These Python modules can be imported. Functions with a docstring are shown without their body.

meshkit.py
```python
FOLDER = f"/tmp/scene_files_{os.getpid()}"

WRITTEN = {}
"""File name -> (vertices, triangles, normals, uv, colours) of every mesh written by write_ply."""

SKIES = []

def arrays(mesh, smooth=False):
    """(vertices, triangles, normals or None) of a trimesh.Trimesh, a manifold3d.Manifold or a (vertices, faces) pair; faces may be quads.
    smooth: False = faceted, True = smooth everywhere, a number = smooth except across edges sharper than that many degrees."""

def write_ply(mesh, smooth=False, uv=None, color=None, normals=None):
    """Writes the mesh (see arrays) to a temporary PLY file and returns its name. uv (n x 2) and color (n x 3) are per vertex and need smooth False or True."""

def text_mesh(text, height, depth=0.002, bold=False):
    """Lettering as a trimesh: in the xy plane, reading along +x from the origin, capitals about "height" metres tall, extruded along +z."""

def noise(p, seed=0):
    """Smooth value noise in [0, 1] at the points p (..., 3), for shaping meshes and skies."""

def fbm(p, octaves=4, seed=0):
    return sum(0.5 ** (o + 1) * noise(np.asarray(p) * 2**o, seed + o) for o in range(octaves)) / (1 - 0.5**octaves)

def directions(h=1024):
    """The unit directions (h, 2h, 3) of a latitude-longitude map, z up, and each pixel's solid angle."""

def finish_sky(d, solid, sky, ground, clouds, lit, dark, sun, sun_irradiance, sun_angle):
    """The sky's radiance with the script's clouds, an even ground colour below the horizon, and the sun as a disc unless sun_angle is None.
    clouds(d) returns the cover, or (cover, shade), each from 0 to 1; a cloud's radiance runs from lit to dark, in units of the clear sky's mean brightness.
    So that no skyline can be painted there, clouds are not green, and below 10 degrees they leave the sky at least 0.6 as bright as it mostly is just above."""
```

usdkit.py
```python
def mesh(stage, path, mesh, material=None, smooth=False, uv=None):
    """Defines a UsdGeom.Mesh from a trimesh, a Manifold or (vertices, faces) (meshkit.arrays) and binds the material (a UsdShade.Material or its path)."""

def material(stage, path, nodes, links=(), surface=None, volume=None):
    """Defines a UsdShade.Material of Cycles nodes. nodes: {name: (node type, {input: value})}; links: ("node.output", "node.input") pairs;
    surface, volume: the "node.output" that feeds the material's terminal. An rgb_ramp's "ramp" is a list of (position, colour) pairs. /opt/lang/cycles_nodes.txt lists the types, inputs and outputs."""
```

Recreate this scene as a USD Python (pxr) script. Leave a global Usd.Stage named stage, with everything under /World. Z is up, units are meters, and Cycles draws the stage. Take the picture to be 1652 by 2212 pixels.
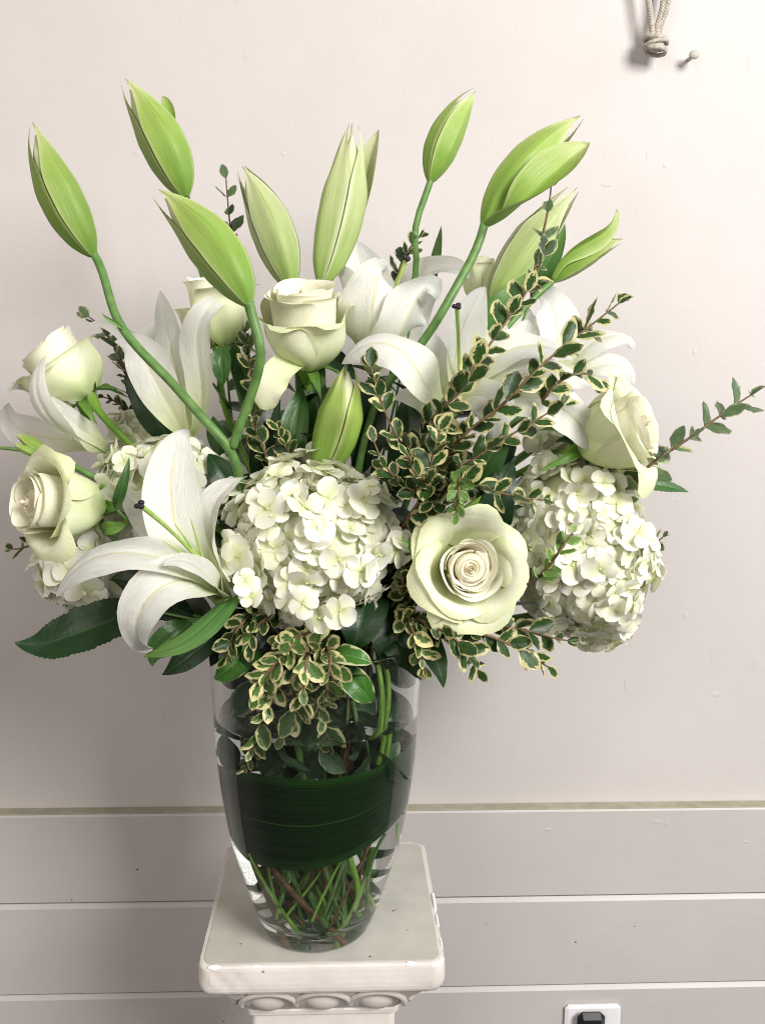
import math, random
import numpy as np
import trimesh
import usdkit
from meshkit import fbm, noise
from scipy.interpolate import CubicSpline, PchipInterpolator
from pxr import Usd, UsdGeom, UsdLux, UsdShade, Sdf, Gf, Vt

# ------------------------------------------------------------------ stage, camera, light
stage = Usd.Stage.CreateInMemory()
UsdGeom.SetStageUpAxis(stage, UsdGeom.Tokens.z)
UsdGeom.SetStageMetersPerUnit(stage, 1.0)
UsdGeom.Xform.Define(stage, '/World')
UsdGeom.Scope.Define(stage, '/World/Looks')

FP, CX, CY = 1996.7, 826.0, 1106.0          # focal length and centre of a 1652 x 2212 picture
PITCH, YAW, ROLL = math.radians(8.0), math.radians(2.5), 0.0093
TOPZ = 0.86                                  # top of the pedestal
CAM = np.array([0.0, 0.0, TOPZ + 0.4866])
AX_Y = 0.822                                 # the vase stands this far in front of the camera
WALL_Y = 1.063
fw = np.array([math.sin(YAW) * math.cos(PITCH), math.cos(YAW) * math.cos(PITCH), -math.sin(PITCH)])
r0 = np.array([math.cos(YAW), -math.sin(YAW), 0.0])
u0 = np.cross(r0, fw)
RT = r0 * math.cos(ROLL) + u0 * math.sin(ROLL)
UP = u0 * math.cos(ROLL) - r0 * math.sin(ROLL)

cam = UsdGeom.Camera.Define(stage, '/World/Camera')
cam.AddTransformOp().Set(Gf.Matrix4d(*[float(x) for x in (*RT, 0, *UP, 0, *(-fw), 0, *CAM, 1)]))
cam.CreateFocalLengthAttr(35.0)
cam.CreateHorizontalApertureAttr(35.0 * 1652 / FP)
cam.CreateClippingRangeAttr(Gf.Vec2f(0.05, 100))
cam.CreateExposureAttr(0.14)


def rect_light(name, pos, target, w, h, color, power):
    L = UsdLux.RectLight.Define(stage, '/World/' + name)
    pos, target = np.array(pos, float), np.array(target, float)
    z = pos - target
    z /= np.linalg.norm(z)
    x = np.cross([0, 0, 1.0], z)
    if np.linalg.norm(x) < 1e-6:
        x = np.array([1.0, 0, 0])
    x /= np.linalg.norm(x)
    y = np.cross(z, x)
    L.AddTransformOp().Set(Gf.Matrix4d(*[float(v) for v in (*x, 0, *y, 0, *z, 0, *pos, 1)]))
    L.CreateWidthAttr(w); L.CreateHeightAttr(h)
    L.CreateColorAttr(Gf.Vec3f(*color)); L.CreateIntensityAttr(power)
    return L


rect_light('window_light', (1.36, -1.05, 2.42), (-0.02, 0.85, 1.15), 1.0, 1.0, (1.0, 0.972, 0.93), 28.0)
rect_light('side_window_light', (2.3, 0.35, 2.1), (0.2, 1.06, 1.4), 0.9, 1.3, (0.72, 0.80, 1.0), 3.0)
rect_light('left_window_light', (-1.3, -1.5, 1.75), (-0.05, 0.8, 1.15), 1.0, 1.4, (1.0, 0.90, 0.82), 4.0)  # fill lamp added at front left to lift the camera-facing sides
rect_light('ceiling_light', (-0.9, -0.8, 2.6), (-0.1, 0.8, 1.0), 1.6, 1.2, (1.0, 0.93, 0.86), 1.3)
dome = UsdLux.DomeLight.Define(stage, '/World/room_light')
dm = usdkit.material(stage, '/World/Looks/room_glow', {'b': ('background_shader', {'color': (1.0, 0.91, 0.85), 'strength': 0.09})}, surface='b.background')
UsdShade.MaterialBindingAPI.Apply(dome.GetPrim()).Bind(dm)


def P(px, py, d=0.0):
    """The point d metres in front of the vase's axis plane seen at (px, py) of a 1652 x 2212 picture."""
    q = fw + RT * (px - CX) / FP - UP * (py - CY) / FP
    return CAM + q * ((AX_Y - d) / q[1])


def px(d=0.0):
    return (AX_Y - d) / FP


# ------------------------------------------------------------------ materials
def mat(name, nodes, links, surface):
    return usdkit.material(stage, '/World/Looks/' + name, nodes, links, surface=surface)


def petal_mat(name, ramp_t, bruise=None, relief=0.3, glow=(1, 1, 1), mid=None, mid_w=0.03, rough=0.45, trans=0.3, tint=(1, 1, 1), edge=None, vein=0.12, var=0.06, vein_scale=(2.5, 26, 1)):
    """A petal's colour along its length (ramp_t), with a coloured midrib, an optional edge colour and fine veins."""
    n = {'tc': ('texture_coordinate', {}), 'sep': ('separate_xyz', {}),
         'ramp': ('rgb_ramp', {'ramp': ramp_t}),
         'mp': ('mapping', {'scale': vein_scale}), 'nz': ('noise_texture', {'scale': 4.0, 'detail': 3.0}),
         'nz2': ('noise_texture', {'scale': 3.0, 'detail': 3.0}),
         'vr': ('map_range', {'from_min': 0.3, 'from_max': 0.7, 'to_min': 1 - vein, 'to_max': 1 + vein * 0.4}),
         'oi': ('object_info', {}), 'orr': ('map_range', {'from_min': 0.0, 'from_max': 1.0, 'to_min': 1 - var * 2, 'to_max': 1.0}),
         'mul0': ('math', {'math_type': 'multiply'}),
         'mul': ('mix', {'mix_type': 'multiply', 'fac': 1.0}),
         's0': ('math', {'math_type': 'subtract', 'value2': 0.5}), 's1': ('math', {'math_type': 'absolute'}),
         'mm': ('map_range', {'range_type': 'smoothstep', 'from_min': 0.0, 'from_max': mid_w, 'to_min': 1.0, 'to_max': 0.0, 'clamp': True}),
         'tf': ('map_range', {'from_min': 0.75, 'from_max': 1.0, 'to_min': 0.75, 'to_max': 0.0, 'clamp': True}),
         'mf': ('math', {'math_type': 'multiply'}),
         'mixm': ('mix', {'color2': mid or (0.7, 0.7, 0.3)}),
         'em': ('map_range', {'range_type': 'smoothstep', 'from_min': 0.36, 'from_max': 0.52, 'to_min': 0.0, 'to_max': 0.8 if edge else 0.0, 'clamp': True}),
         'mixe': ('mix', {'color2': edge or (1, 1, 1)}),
         'bump': ('bump', {'strength': relief, 'distance': 0.0012}),
         'p': ('principled_bsdf', {'roughness': rough, 'specular_ior_level': 0.3}),
         'tg': ('mix', {'mix_type': 'multiply', 'fac': 1.0, 'color2': glow}), 'tr': ('translucent_bsdf', {}), 'mix': ('mix_closure', {'fac': trans})}
    l = [('tg.color', 'tr.color'), ('tc.UV', 'sep.vector'), ('sep.x', 'ramp.fac'), ('tc.UV', 'mp.vector'), ('mp.vector', 'nz.vector'), ('nz.fac', 'vr.value'),
         ('oi.random', 'orr.value'), ('vr.result', 'mul0.value1'), ('orr.result', 'mul0.value2'),
         ('sep.y', 's0.value1'), ('s0.value', 's1.value1'), ('s1.value', 'mm.value'), ('sep.x', 'tf.value'), ('mm.result', 'mf.value1'), ('tf.result', 'mf.value2'),
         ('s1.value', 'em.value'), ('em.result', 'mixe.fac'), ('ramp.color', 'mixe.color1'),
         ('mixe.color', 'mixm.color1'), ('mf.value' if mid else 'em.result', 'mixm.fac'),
         ('mixm.color' if mid else 'mixe.color', 'mul.color1'), ('mul0.value', 'mul.color2'),
         ('nz.fac', 'bump.height'), ('bump.normal', 'p.normal'), ('mul.color', 'p.base_color'), ('mul.color', 'tg.color1'),
         ('p.BSDF', 'mix.closure1'), ('tr.BSDF', 'mix.closure2')]
    if bruise:
        n['bm'] = ('mapping', {'scale': (5.0, 26.0, 1.0)}); n['bo'] = ('combine_xyz', {}); n['bk'] = ('math', {'math_type': 'multiply', 'value2': 53.0}); n['ba'] = ('mix', {'mix_type': 'add', 'fac': 1.0})
        n['bn'] = ('noise_texture', {'scale': 1.0, 'detail': 4.0}); n['br'] = ('map_range', {'range_type': 'smoothstep', 'from_min': 0.64, 'from_max': 0.74, 'to_min': 0.0, 'to_max': 0.65, 'clamp': True})
        n['bmix'] = ('mix', {'color2': bruise})
        l = [q for q in l if q[1] not in ('p.base_color', 'tg.color1')]
        l += [('tc.UV', 'bm.vector'), ('oi.random', 'bk.value1'), ('bk.value', 'bo.x'), ('bk.value', 'bo.y'), ('bm.vector', 'ba.color1'), ('bo.vector', 'ba.color2'), ('ba.color', 'bn.vector'), ('bn.fac', 'br.value'), ('br.result', 'bmix.fac'),
              ('mul.color', 'bmix.color1'), ('bmix.color', 'p.base_color'), ('bmix.color', 'tg.color1')]
    del n['nz2']
    return mat(name, n, l, 'mix.closure')


def plain_mat(name, c1, c2, scale=60, rough=0.5, bump=0.2, dist=0.001, spec=0.4, stretch=(1, 1, 1)):
    n = {'tc': ('texture_coordinate', {}), 'mp': ('mapping', {'scale': stretch}),
         'nz': ('noise_texture', {'scale': scale, 'detail': 5.0}),
         'ramp': ('rgb_ramp', {'ramp': [(0.3, c1), (0.7, c2)]}),
         'bump': ('bump', {'strength': bump, 'distance': dist}),
         'p': ('principled_bsdf', {'roughness': rough, 'specular_ior_level': spec})}
    l = [('tc.object', 'mp.vector'), ('mp.vector', 'nz.vector'), ('nz.fac', 'ramp.fac'), ('nz.fac', 'bump.height'), ('bump.normal', 'p.normal'), ('ramp.color', 'p.base_color')]
    return mat(name, n, l, 'p.BSDF')


def leaf_mat(name, green1, green2, cream=None, e0=0.62, e1=0.74, vein=None, rough=0.38, trans=0.15, nscale=5.0):
    """A leaf: mottled green, an optional ragged cream margin and a pale midrib."""
    n = {'tc': ('texture_coordinate', {}), 'sep': ('separate_xyz', {}), 'oi': ('object_info', {}),
         'off': ('combine_xyz', {}), 'add': ('mix', {'mix_type': 'add', 'fac': 1.0}),
         'om': ('math', {'math_type': 'multiply', 'value2': 37.0}),
         'nz': ('noise_texture', {'scale': nscale, 'detail': 3.0, 'roughness': 0.6}),
         'gr': ('rgb_ramp', {'ramp': [(0.3, green1), (0.7, green2)]}),
         's0': ('math', {'math_type': 'subtract', 'value2': 0.5}), 's1': ('math', {'math_type': 'absolute'}), 's2': ('math', {'math_type': 'multiply', 'value2': 2.0}),
         't0': ('math', {'math_type': 'subtract', 'value2': 0.42}), 't1': ('math', {'math_type': 'absolute'}), 't2': ('math', {'math_type': 'multiply', 'value2': 1.55}),
         'mx': ('math', {'math_type': 'maximum'}),
         'n0': ('math', {'math_type': 'subtract', 'value2': 0.5}), 'n1': ('math', {'math_type': 'multiply', 'value2': 1.0}), 'sum0': ('math', {'math_type': 'add'}), 'rv': ('map_range', {'from_min': 0.0, 'from_max': 1.0, 'to_min': -0.16, 'to_max': 0.16}), 'sum': ('math', {'math_type': 'add'}),
         'em': ('map_range', {'range_type': 'smoothstep', 'from_min': e0, 'from_max': e1, 'to_min': 0.0, 'to_max': 1.0, 'clamp': True}),
         'mixc': ('mix', {'color2': cream or (0.6, 0.6, 0.3)}),
         'mm': ('map_range', {'range_type': 'smoothstep', 'from_min': 0.0, 'from_max': 0.05, 'to_min': 0.6 if vein else 0.0, 'to_max': 0.0, 'clamp': True}),
         'mixv': ('mix', {'color2': vein or (0.2, 0.3, 0.1)}),
         'vv': ('map_range', {'from_min': 0, 'from_max': 1, 'to_min': 0.7, 'to_max': 1.15}), 'mul': ('mix', {'mix_type': 'multiply', 'fac': 1.0}),
         'wv': ('mapping', {'scale': (9.0, 3.0, 1.0)}), 'wn': ('noise_texture', {'scale': 2.5, 'detail': 2.0}),
         'bump': ('bump', {'strength': 0.35, 'distance': 0.001}),
         'p': ('principled_bsdf', {'roughness': rough, 'specular_ior_level': 0.45}), 'tr': ('translucent_bsdf', {}), 'mix': ('mix_closure', {'fac': trans})}
    l = [('tc.UV', 'sep.vector'), ('oi.random', 'om.value1'), ('om.value', 'off.x'), ('om.value', 'off.y'), ('tc.UV', 'add.color1'), ('off.vector', 'add.color2'), ('add.color', 'nz.vector'),
         ('nz.fac', 'gr.fac'), ('sep.y', 's0.value1'), ('s0.value', 's1.value1'), ('s1.value', 's2.value1'), ('sep.x', 't0.value1'), ('t0.value', 't1.value1'), ('t1.value', 't2.value1'),
         ('s2.value', 'mx.value1'), ('t2.value', 'mx.value2'), ('nz.fac', 'n0.value1'), ('n0.value', 'n1.value1'), ('mx.value', 'sum0.value1'), ('n1.value', 'sum0.value2'), ('oi.random', 'rv.value'), ('sum0.value', 'sum.value1'), ('rv.result', 'sum.value2'), ('sum.value', 'em.value'),
         ('gr.color', 'mixv.color1'), ('s1.value', 'mm.value'), ('mm.result', 'mixv.fac'),
         ('oi.random', 'vv.value'), ('add.color', 'wv.vector'), ('wv.vector', 'wn.vector'), ('wn.fac', 'bump.height'), ('bump.normal', 'p.normal'),
         ('p.BSDF', 'mix.closure1'), ('tr.BSDF', 'mix.closure2'), ('mul.color', 'p.base_color'), ('mul.color', 'tr.color'), ('vv.result', 'mul.color2')]
    if cream:
        l += [('mixv.color', 'mixc.color1'), ('em.result', 'mixc.fac'), ('mixc.color', 'mul.color1')]
    else:
        l += [('mixv.color', 'mul.color1')]
    return mat(name, n, l, 'mix.closure')


M = {}
M['lily'] = petal_mat('lily_petal', relief=0.8, ramp_t=[(0, (0.62, 0.70, 0.36)), (0.25, (0.80, 0.85, 0.58)), (0.5, (0.88, 0.89, 0.82)), (1, (0.90, 0.90, 0.88))], mid=(0.74, 0.72, 0.40), mid_w=0.045, trans=0.25, vein=0.06, var=0.02)
M['rose'] = petal_mat('rose_petal', glow=(1.0, 0.97, 0.82), ramp_t=[(0, (0.84, 0.89, 0.56)), (0.35, (0.95, 0.95, 0.74)), (1, (0.97, 0.96, 0.81))], trans=0.18, vein=0.05, var=0.03, rough=0.55)
M['rose_inner'] = petal_mat('rose_inner_petal', glow=(1.0, 0.97, 0.82), ramp_t=[(0, (0.96, 0.90, 0.70)), (0.5, (0.97, 0.925, 0.75)), (1, (0.97, 0.945, 0.80))], trans=0.3, vein=0.04, var=0.03, rough=0.55)
M['rose_outer'] = petal_mat('rose_outer_petal', glow=(1.0, 0.98, 0.80), bruise=(0.76, 0.84, 0.50), ramp_t=[(0, (0.62, 0.78, 0.30)), (0.4, (0.88, 0.94, 0.60)), (0.8, (0.95, 0.965, 0.75)), (1, (0.88, 0.93, 0.58))], trans=0.16, vein=0.08, var=0.06, rough=0.55, edge=(0.82, 0.89, 0.52))
M['bud'] = petal_mat('lily_bud_petal', bruise=(0.22, 0.20, 0.06), ramp_t=[(0, (0.20, 0.36, 0.06)), (0.3, (0.26, 0.43, 0.07)), (0.75, (0.36, 0.50, 0.11)), (0.95, (0.58, 0.64, 0.30)), (1, (0.34, 0.36, 0.16))], mid=(0.22, 0.40, 0.06), mid_w=0.05, trans=0.1, vein=0.2, var=0.10, rough=0.4, edge=(0.55, 0.64, 0.26), vein_scale=(1.2, 14, 1))
M['bud_pale'] = petal_mat('pale_lily_bud_petal', bruise=(0.30, 0.30, 0.10), ramp_t=[(0, (0.32, 0.48, 0.12)), (0.3, (0.46, 0.58, 0.22)), (0.75, (0.60, 0.67, 0.34)), (0.95, (0.70, 0.72, 0.46)), (1, (0.36, 0.36, 0.16))], mid=(0.38, 0.52, 0.14), mid_w=0.05, trans=0.15, vein=0.2, var=0.08, rough=0.4, edge=(0.72, 0.76, 0.52), vein_scale=(1.2, 14, 1))
M['bud_core'] = petal_mat('lily_bud_inner', [(0, (0.28, 0.44, 0.10)), (0.6, (0.52, 0.62, 0.24)), (1, (0.74, 0.76, 0.58))], trans=0.1, vein=0.1, var=0.04)
M['hyd'] = petal_mat('hydrangea_petal', glow=(1.0, 0.99, 0.90), ramp_t=[(0, (0.72, 0.78, 0.42)), (0.25, (0.90, 0.93, 0.66)), (0.6, (0.95, 0.955, 0.83)), (1, (0.96, 0.96, 0.90))], trans=0.25, vein=0.07, var=0.05, rough=0.6, vein_scale=(2, 8, 1))
M['hyd_core'] = plain_mat('hydrangea_heart', (0.62, 0.67, 0.40), (0.76, 0.79, 0.55), 80, 0.8)
M['stem'] = plain_mat('green_stem', (0.075, 0.17, 0.04), (0.14, 0.26, 0.07), 120, 0.45)
M['stem_bright'] = plain_mat('bright_green_stem', (0.16, 0.33, 0.04), (0.24, 0.43, 0.07), 120, 0.45)
M['wood'] = plain_mat('woody_stem', (0.10, 0.055, 0.028), (0.19, 0.12, 0.06), 200, 0.65)
M['style'] = plain_mat('pistil_green', (0.30, 0.46, 0.10), (0.40, 0.54, 0.15), 200, 0.4)
M['stigma'] = plain_mat('dark_stigma', (0.012, 0.006, 0.014), (0.025, 0.012, 0.028), 300, 0.4)
M['sepal'] = leaf_mat('sepal_green', (0.09, 0.22, 0.03), (0.17, 0.33, 0.06), vein=(0.25, 0.4, 0.1))
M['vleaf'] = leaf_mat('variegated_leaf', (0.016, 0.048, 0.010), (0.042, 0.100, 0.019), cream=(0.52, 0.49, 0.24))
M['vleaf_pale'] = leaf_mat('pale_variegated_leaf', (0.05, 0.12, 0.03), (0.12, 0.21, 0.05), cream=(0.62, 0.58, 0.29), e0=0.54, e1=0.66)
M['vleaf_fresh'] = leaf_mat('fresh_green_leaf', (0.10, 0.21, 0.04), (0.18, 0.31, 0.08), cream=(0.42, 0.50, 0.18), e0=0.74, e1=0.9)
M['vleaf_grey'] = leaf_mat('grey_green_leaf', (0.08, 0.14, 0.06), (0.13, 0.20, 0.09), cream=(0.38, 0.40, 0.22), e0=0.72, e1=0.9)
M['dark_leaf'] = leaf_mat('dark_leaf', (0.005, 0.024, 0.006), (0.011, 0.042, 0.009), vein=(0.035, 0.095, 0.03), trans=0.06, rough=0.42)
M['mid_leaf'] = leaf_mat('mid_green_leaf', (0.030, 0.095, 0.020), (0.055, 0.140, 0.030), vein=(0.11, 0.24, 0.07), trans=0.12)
M['lily_leaf'] = petal_mat('lily_leaf', [(0, (0.06, 0.16, 0.035)), (0.5, (0.10, 0.24, 0.06)), (1, (0.14, 0.27, 0.05))], mid=(0.05, 0.14, 0.03), mid_w=0.03, trans=0.1, vein=0.45, var=0.1, rough=0.36, vein_scale=(0.4, 9, 1))
M['pitto'] = leaf_mat('cream_edged_leaf', (0.035, 0.13, 0.015), (0.06, 0.18, 0.025), cream=(0.50, 0.52, 0.30), e0=0.86, e1=0.97, vein=(0.12, 0.26, 0.06))
M['wrap'] = petal_mat('wrap_leaf', [(0, (0.003, 0.018, 0.003)), (0.6, (0.006, 0.034, 0.004)), (1, (0.014, 0.070, 0.008))], mid=(0.05, 0.15, 0.02), mid_w=0.008, trans=0.05, vein=0.6, var=0.0, rough=0.2, edge=(0.025, 0.10, 0.012), vein_scale=(0.5, 16, 1))  # paler edge colour paints a highlight along the blade's rim

# wall: linen-like paper, painted boards
M['paper'] = mat('linen_wallpaper', {
    'g': ('geometry', {}), 'mp': ('mapping', {'scale': (1.0, 1.0, 0.12)}), 'n1': ('noise_texture', {'scale': 520.0, 'detail': 3.0, 'roughness': 0.65}),
    'mp2': ('mapping', {'scale': (0.25, 1.0, 1.0)}), 'n2': ('noise_texture', {'scale': 420.0, 'detail': 2.0}),
    'n3': ('noise_texture', {'scale': 5.0, 'detail': 6.0, 'roughness': 0.62}), 'n4': ('noise_texture', {'scale': 38.0, 'detail': 3.0}),
    'a': ('math', {'math_type': 'multiply_add', 'value2': 0.7}), 'b': ('math', {'math_type': 'multiply_add', 'value2': 0.9}),
    'ramp': ('rgb_ramp', {'ramp': [(0.3, (0.555, 0.52, 0.505)), (0.7, (0.595, 0.56, 0.545))]}),
    'mps': ('mapping', {'scale': (9.0, 1.0, 2.5)}), 'ns': ('noise_texture', {'scale': 7.0, 'detail': 4.0, 'distortion': 1.2}),
    'rs': ('rgb_ramp', {'ramp': [(0.0, (1, 1, 1)), (0.70, (1, 1, 1)), (0.76, (0.93, 0.925, 0.92)), (1.0, (0.84, 0.82, 0.81))]}),
    'mul': ('mix', {'mix_type': 'multiply', 'fac': 1.0}),
    'bump': ('bump', {'strength': 0.25, 'distance': 0.0006}), 'p': ('principled_bsdf', {'roughness': 0.55, 'specular_ior_level': 0.3})},
    [('g.position', 'mp.vector'), ('mp.vector', 'n1.vector'), ('g.position', 'mp2.vector'), ('mp2.vector', 'n2.vector'), ('g.position', 'n3.vector'), ('g.position', 'n4.vector'),
     ('n2.fac', 'a.value1'), ('n1.fac', 'a.value3'), ('n4.fac', 'b.value1'), ('a.value', 'b.value3'), ('b.value', 'bump.height'),
     ('n3.fac', 'ramp.fac'), ('g.position', 'mps.vector'), ('mps.vector', 'ns.vector'), ('ns.fac', 'rs.fac'), ('ramp.color', 'mul.color1'), ('rs.color', 'mul.color2'),
     ('mul.color', 'p.base_color'), ('bump.normal', 'p.normal')], 'p.BSDF')
M['board'] = mat('painted_board', {
    'g': ('geometry', {}), 'mp': ('mapping', {'scale': (0.15, 1.0, 1.0)}), 'n1': ('noise_texture', {'scale': 160.0, 'detail': 4.0}),
    'n3': ('noise_texture', {'scale': 6.0, 'detail': 5.0, 'roughness': 0.6}),
    'ramp': ('rgb_ramp', {'ramp': [(0.3, (0.50, 0.47, 0.455)), (0.7, (0.54, 0.51, 0.495))]}),
    'v': ('voronoi_texture', {'scale': 17.0}), 'vr': ('rgb_ramp', {'ramp': [(0.0, (0.25, 0.2, 0.17)), (0.022, (0.5, 0.46, 0.42)), (0.032, (1, 1, 1)), (1, (1, 1, 1))]}),
    'mul': ('mix', {'mix_type': 'multiply', 'fac': 1.0}),
    'bump': ('bump', {'strength': 0.2, 'distance': 0.001}), 'p': ('principled_bsdf', {'roughness': 0.42, 'specular_ior_level': 0.4})},
    [('g.position', 'mp.vector'), ('mp.vector', 'n1.vector'), ('g.position', 'n3.vector'), ('n3.fac', 'ramp.fac'), ('g.position', 'v.vector'), ('v.distance', 'vr.fac'),
     ('ramp.color', 'mul.color1'), ('vr.color', 'mul.color2'), ('mul.color', 'p.base_color'), ('n1.fac', 'bump.height'), ('bump.normal', 'p.normal')], 'p.BSDF')
M['ledge'] = plain_mat('dusty_ledge', (0.33, 0.305, 0.225), (0.42, 0.39, 0.295), 60, 0.75)
M['gap'] = plain_mat('dark_joint', (0.05, 0.04, 0.035), (0.09, 0.07, 0.06), 60, 0.9)
M['plaster'] = mat('painted_plaster', {
    'tc': ('texture_coordinate', {}), 'n1': ('noise_texture', {'scale': 24.0, 'detail': 6.0, 'roughness': 0.65}), 'n2': ('noise_texture', {'scale': 140.0, 'detail': 4.0}),
    'ramp': ('rgb_ramp', {'ramp': [(0.25, (0.60, 0.55, 0.51)), (0.55, (0.69, 0.645, 0.615)), (0.75, (0.73, 0.70, 0.70))]}),
    'v': ('voronoi_texture', {'scale': 22.0}), 'vr': ('rgb_ramp', {'ramp': [(0.0, (0.3, 0.26, 0.24)), (0.02, (0.45, 0.42, 0.40)), (0.035, (1, 1, 1)), (1, (1, 1, 1))]}),
    'mul': ('mix', {'mix_type': 'multiply', 'fac': 1.0}),
    'bump': ('bump', {'strength': 0.3, 'distance': 0.0015}), 'p': ('principled_bsdf', {'roughness': 0.72, 'specular_ior_level': 0.25})},
    [('tc.object', 'n1.vector'), ('tc.object', 'n2.vector'), ('tc.object', 'v.vector'), ('v.distance', 'vr.fac'), ('n1.fac', 'ramp.fac'), ('ramp.color', 'mul.color1'), ('vr.color', 'mul.color2'),
     ('mul.color', 'p.base_color'), ('n1.fac', 'bump.height'), ('bump.normal', 'p.normal')], 'p.BSDF')
M['plaster_top'] = plain_mat('darker_plaster_top', (0.46, 0.445, 0.395), (0.53, 0.515, 0.46), 35, 0.72)  # slab top set darker and less pink than the slab sides
M['chip'] = plain_mat('bare_white_chip', (0.82, 0.82, 0.84), (0.88, 0.88, 0.9), 90, 0.7)
M['plate'] = plain_mat('white_plastic', (0.78, 0.78, 0.80), (0.82, 0.82, 0.84), 20, 0.35, 0.02)
M['black'] = plain_mat('black_plastic', (0.012, 0.012, 0.014), (0.02, 0.02, 0.022), 40, 0.35, 0.05)
M['twine'] = plain_mat('grey_twine', (0.34, 0.30, 0.25), (0.58, 0.53, 0.46), 300, 0.9, 0.6)
M['steel'] = plain_mat('painted_nail', (0.40, 0.37, 0.33), (0.5, 0.47, 0.43), 100, 0.5)
M['glass'] = mat('clear_glass', {'g': ('glass_bsdf', {'color': (0.97, 0.985, 0.98), 'IOR': 1.5, 'roughness': 0.0})}, [], 'g.BSDF')
M['wet_glass'] = mat('wetted_glass', {'g': ('glass_bsdf', {'color': (0.98, 0.99, 0.985), 'IOR': 1.128, 'roughness': 0.0})}, [], 'g.BSDF')
M['water'] = mat('water', {'g': ('glass_bsdf', {'color': (0.98, 0.99, 0.985), 'IOR': 1.33, 'roughness': 0.0})}, [], 'g.BSDF')

# ------------------------------------------------------------------ things and parts
used = {}


def numbered(path):
    k = used.get(path, -1) + 1
    used[path] = k
    return path if k == 0 else f'{path}_{k:03d}'


class Thing:
    def __init__(s, name, label, cat, base=(0, 0, 0), group=None, kind=None):
        s.path = numbered('/World/' + name)
        s.base = np.array(base, float)
        x = UsdGeom.Xform.Define(stage, s.path)
        x.AddTranslateOp().Set(Gf.Vec3d(*map(float, s.base)))
        s.prim = x.GetPrim()
        for k, v in (('label', label), ('category', cat), ('group', group), ('kind', kind)):
            if v:
                s.prim.SetCustomDataByKey(k, v)

    def part(s, name, mesh, m, parent=None, smooth=True, label=None):
        v, f = mesh[0], mesh[1]
        uv = mesh[2] if len(mesh) > 2 else None
        path = numbered((parent or s.path) + '/' + name)
        g = usdkit.mesh(stage, path, (np.asarray(v) - s.base, f), M[m], smooth=smooth, uv=uv)
        if label:
            g.GetPrim().SetCustomDataByKey('label', label)
        return path


def tm(m):
    return np.array(m.vertices), np.array(m.faces)


def join(*ms):
    vs, fs, us, n = [], [], [], 0
    for m in ms:
        vs.append(np.asarray(m[0])); fs.append(np.asarray(m[1]) + n); n += len(m[0])
        us.append(m[2] if len(m) > 2 else np.zeros((len(m[0]), 2)))
    return np.vstack(vs), np.vstack(fs), np.vstack(us)


def grid_faces(nu, nv, wrap=False):
    i, j = np.meshgrid(np.arange(nu - 1), np.arange(nv if wrap else nv - 1), indexing='ij')
    a = i * nv + j; b = i * nv + (j + 1) % nv; c = (i + 1) * nv + (j + 1) % nv; d = (i + 1) * nv + j
    a, b, c, d = (x.ravel() for x in (a, b, c, d))
    return np.vstack([np.stack([a, b, c], 1), np.stack([a, c, d], 1)])


def unit(v):
    v = np.asarray(v, float)
    return v / np.maximum(np.linalg.norm(v, axis=-1, keepdims=True), 1e-12)


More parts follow.
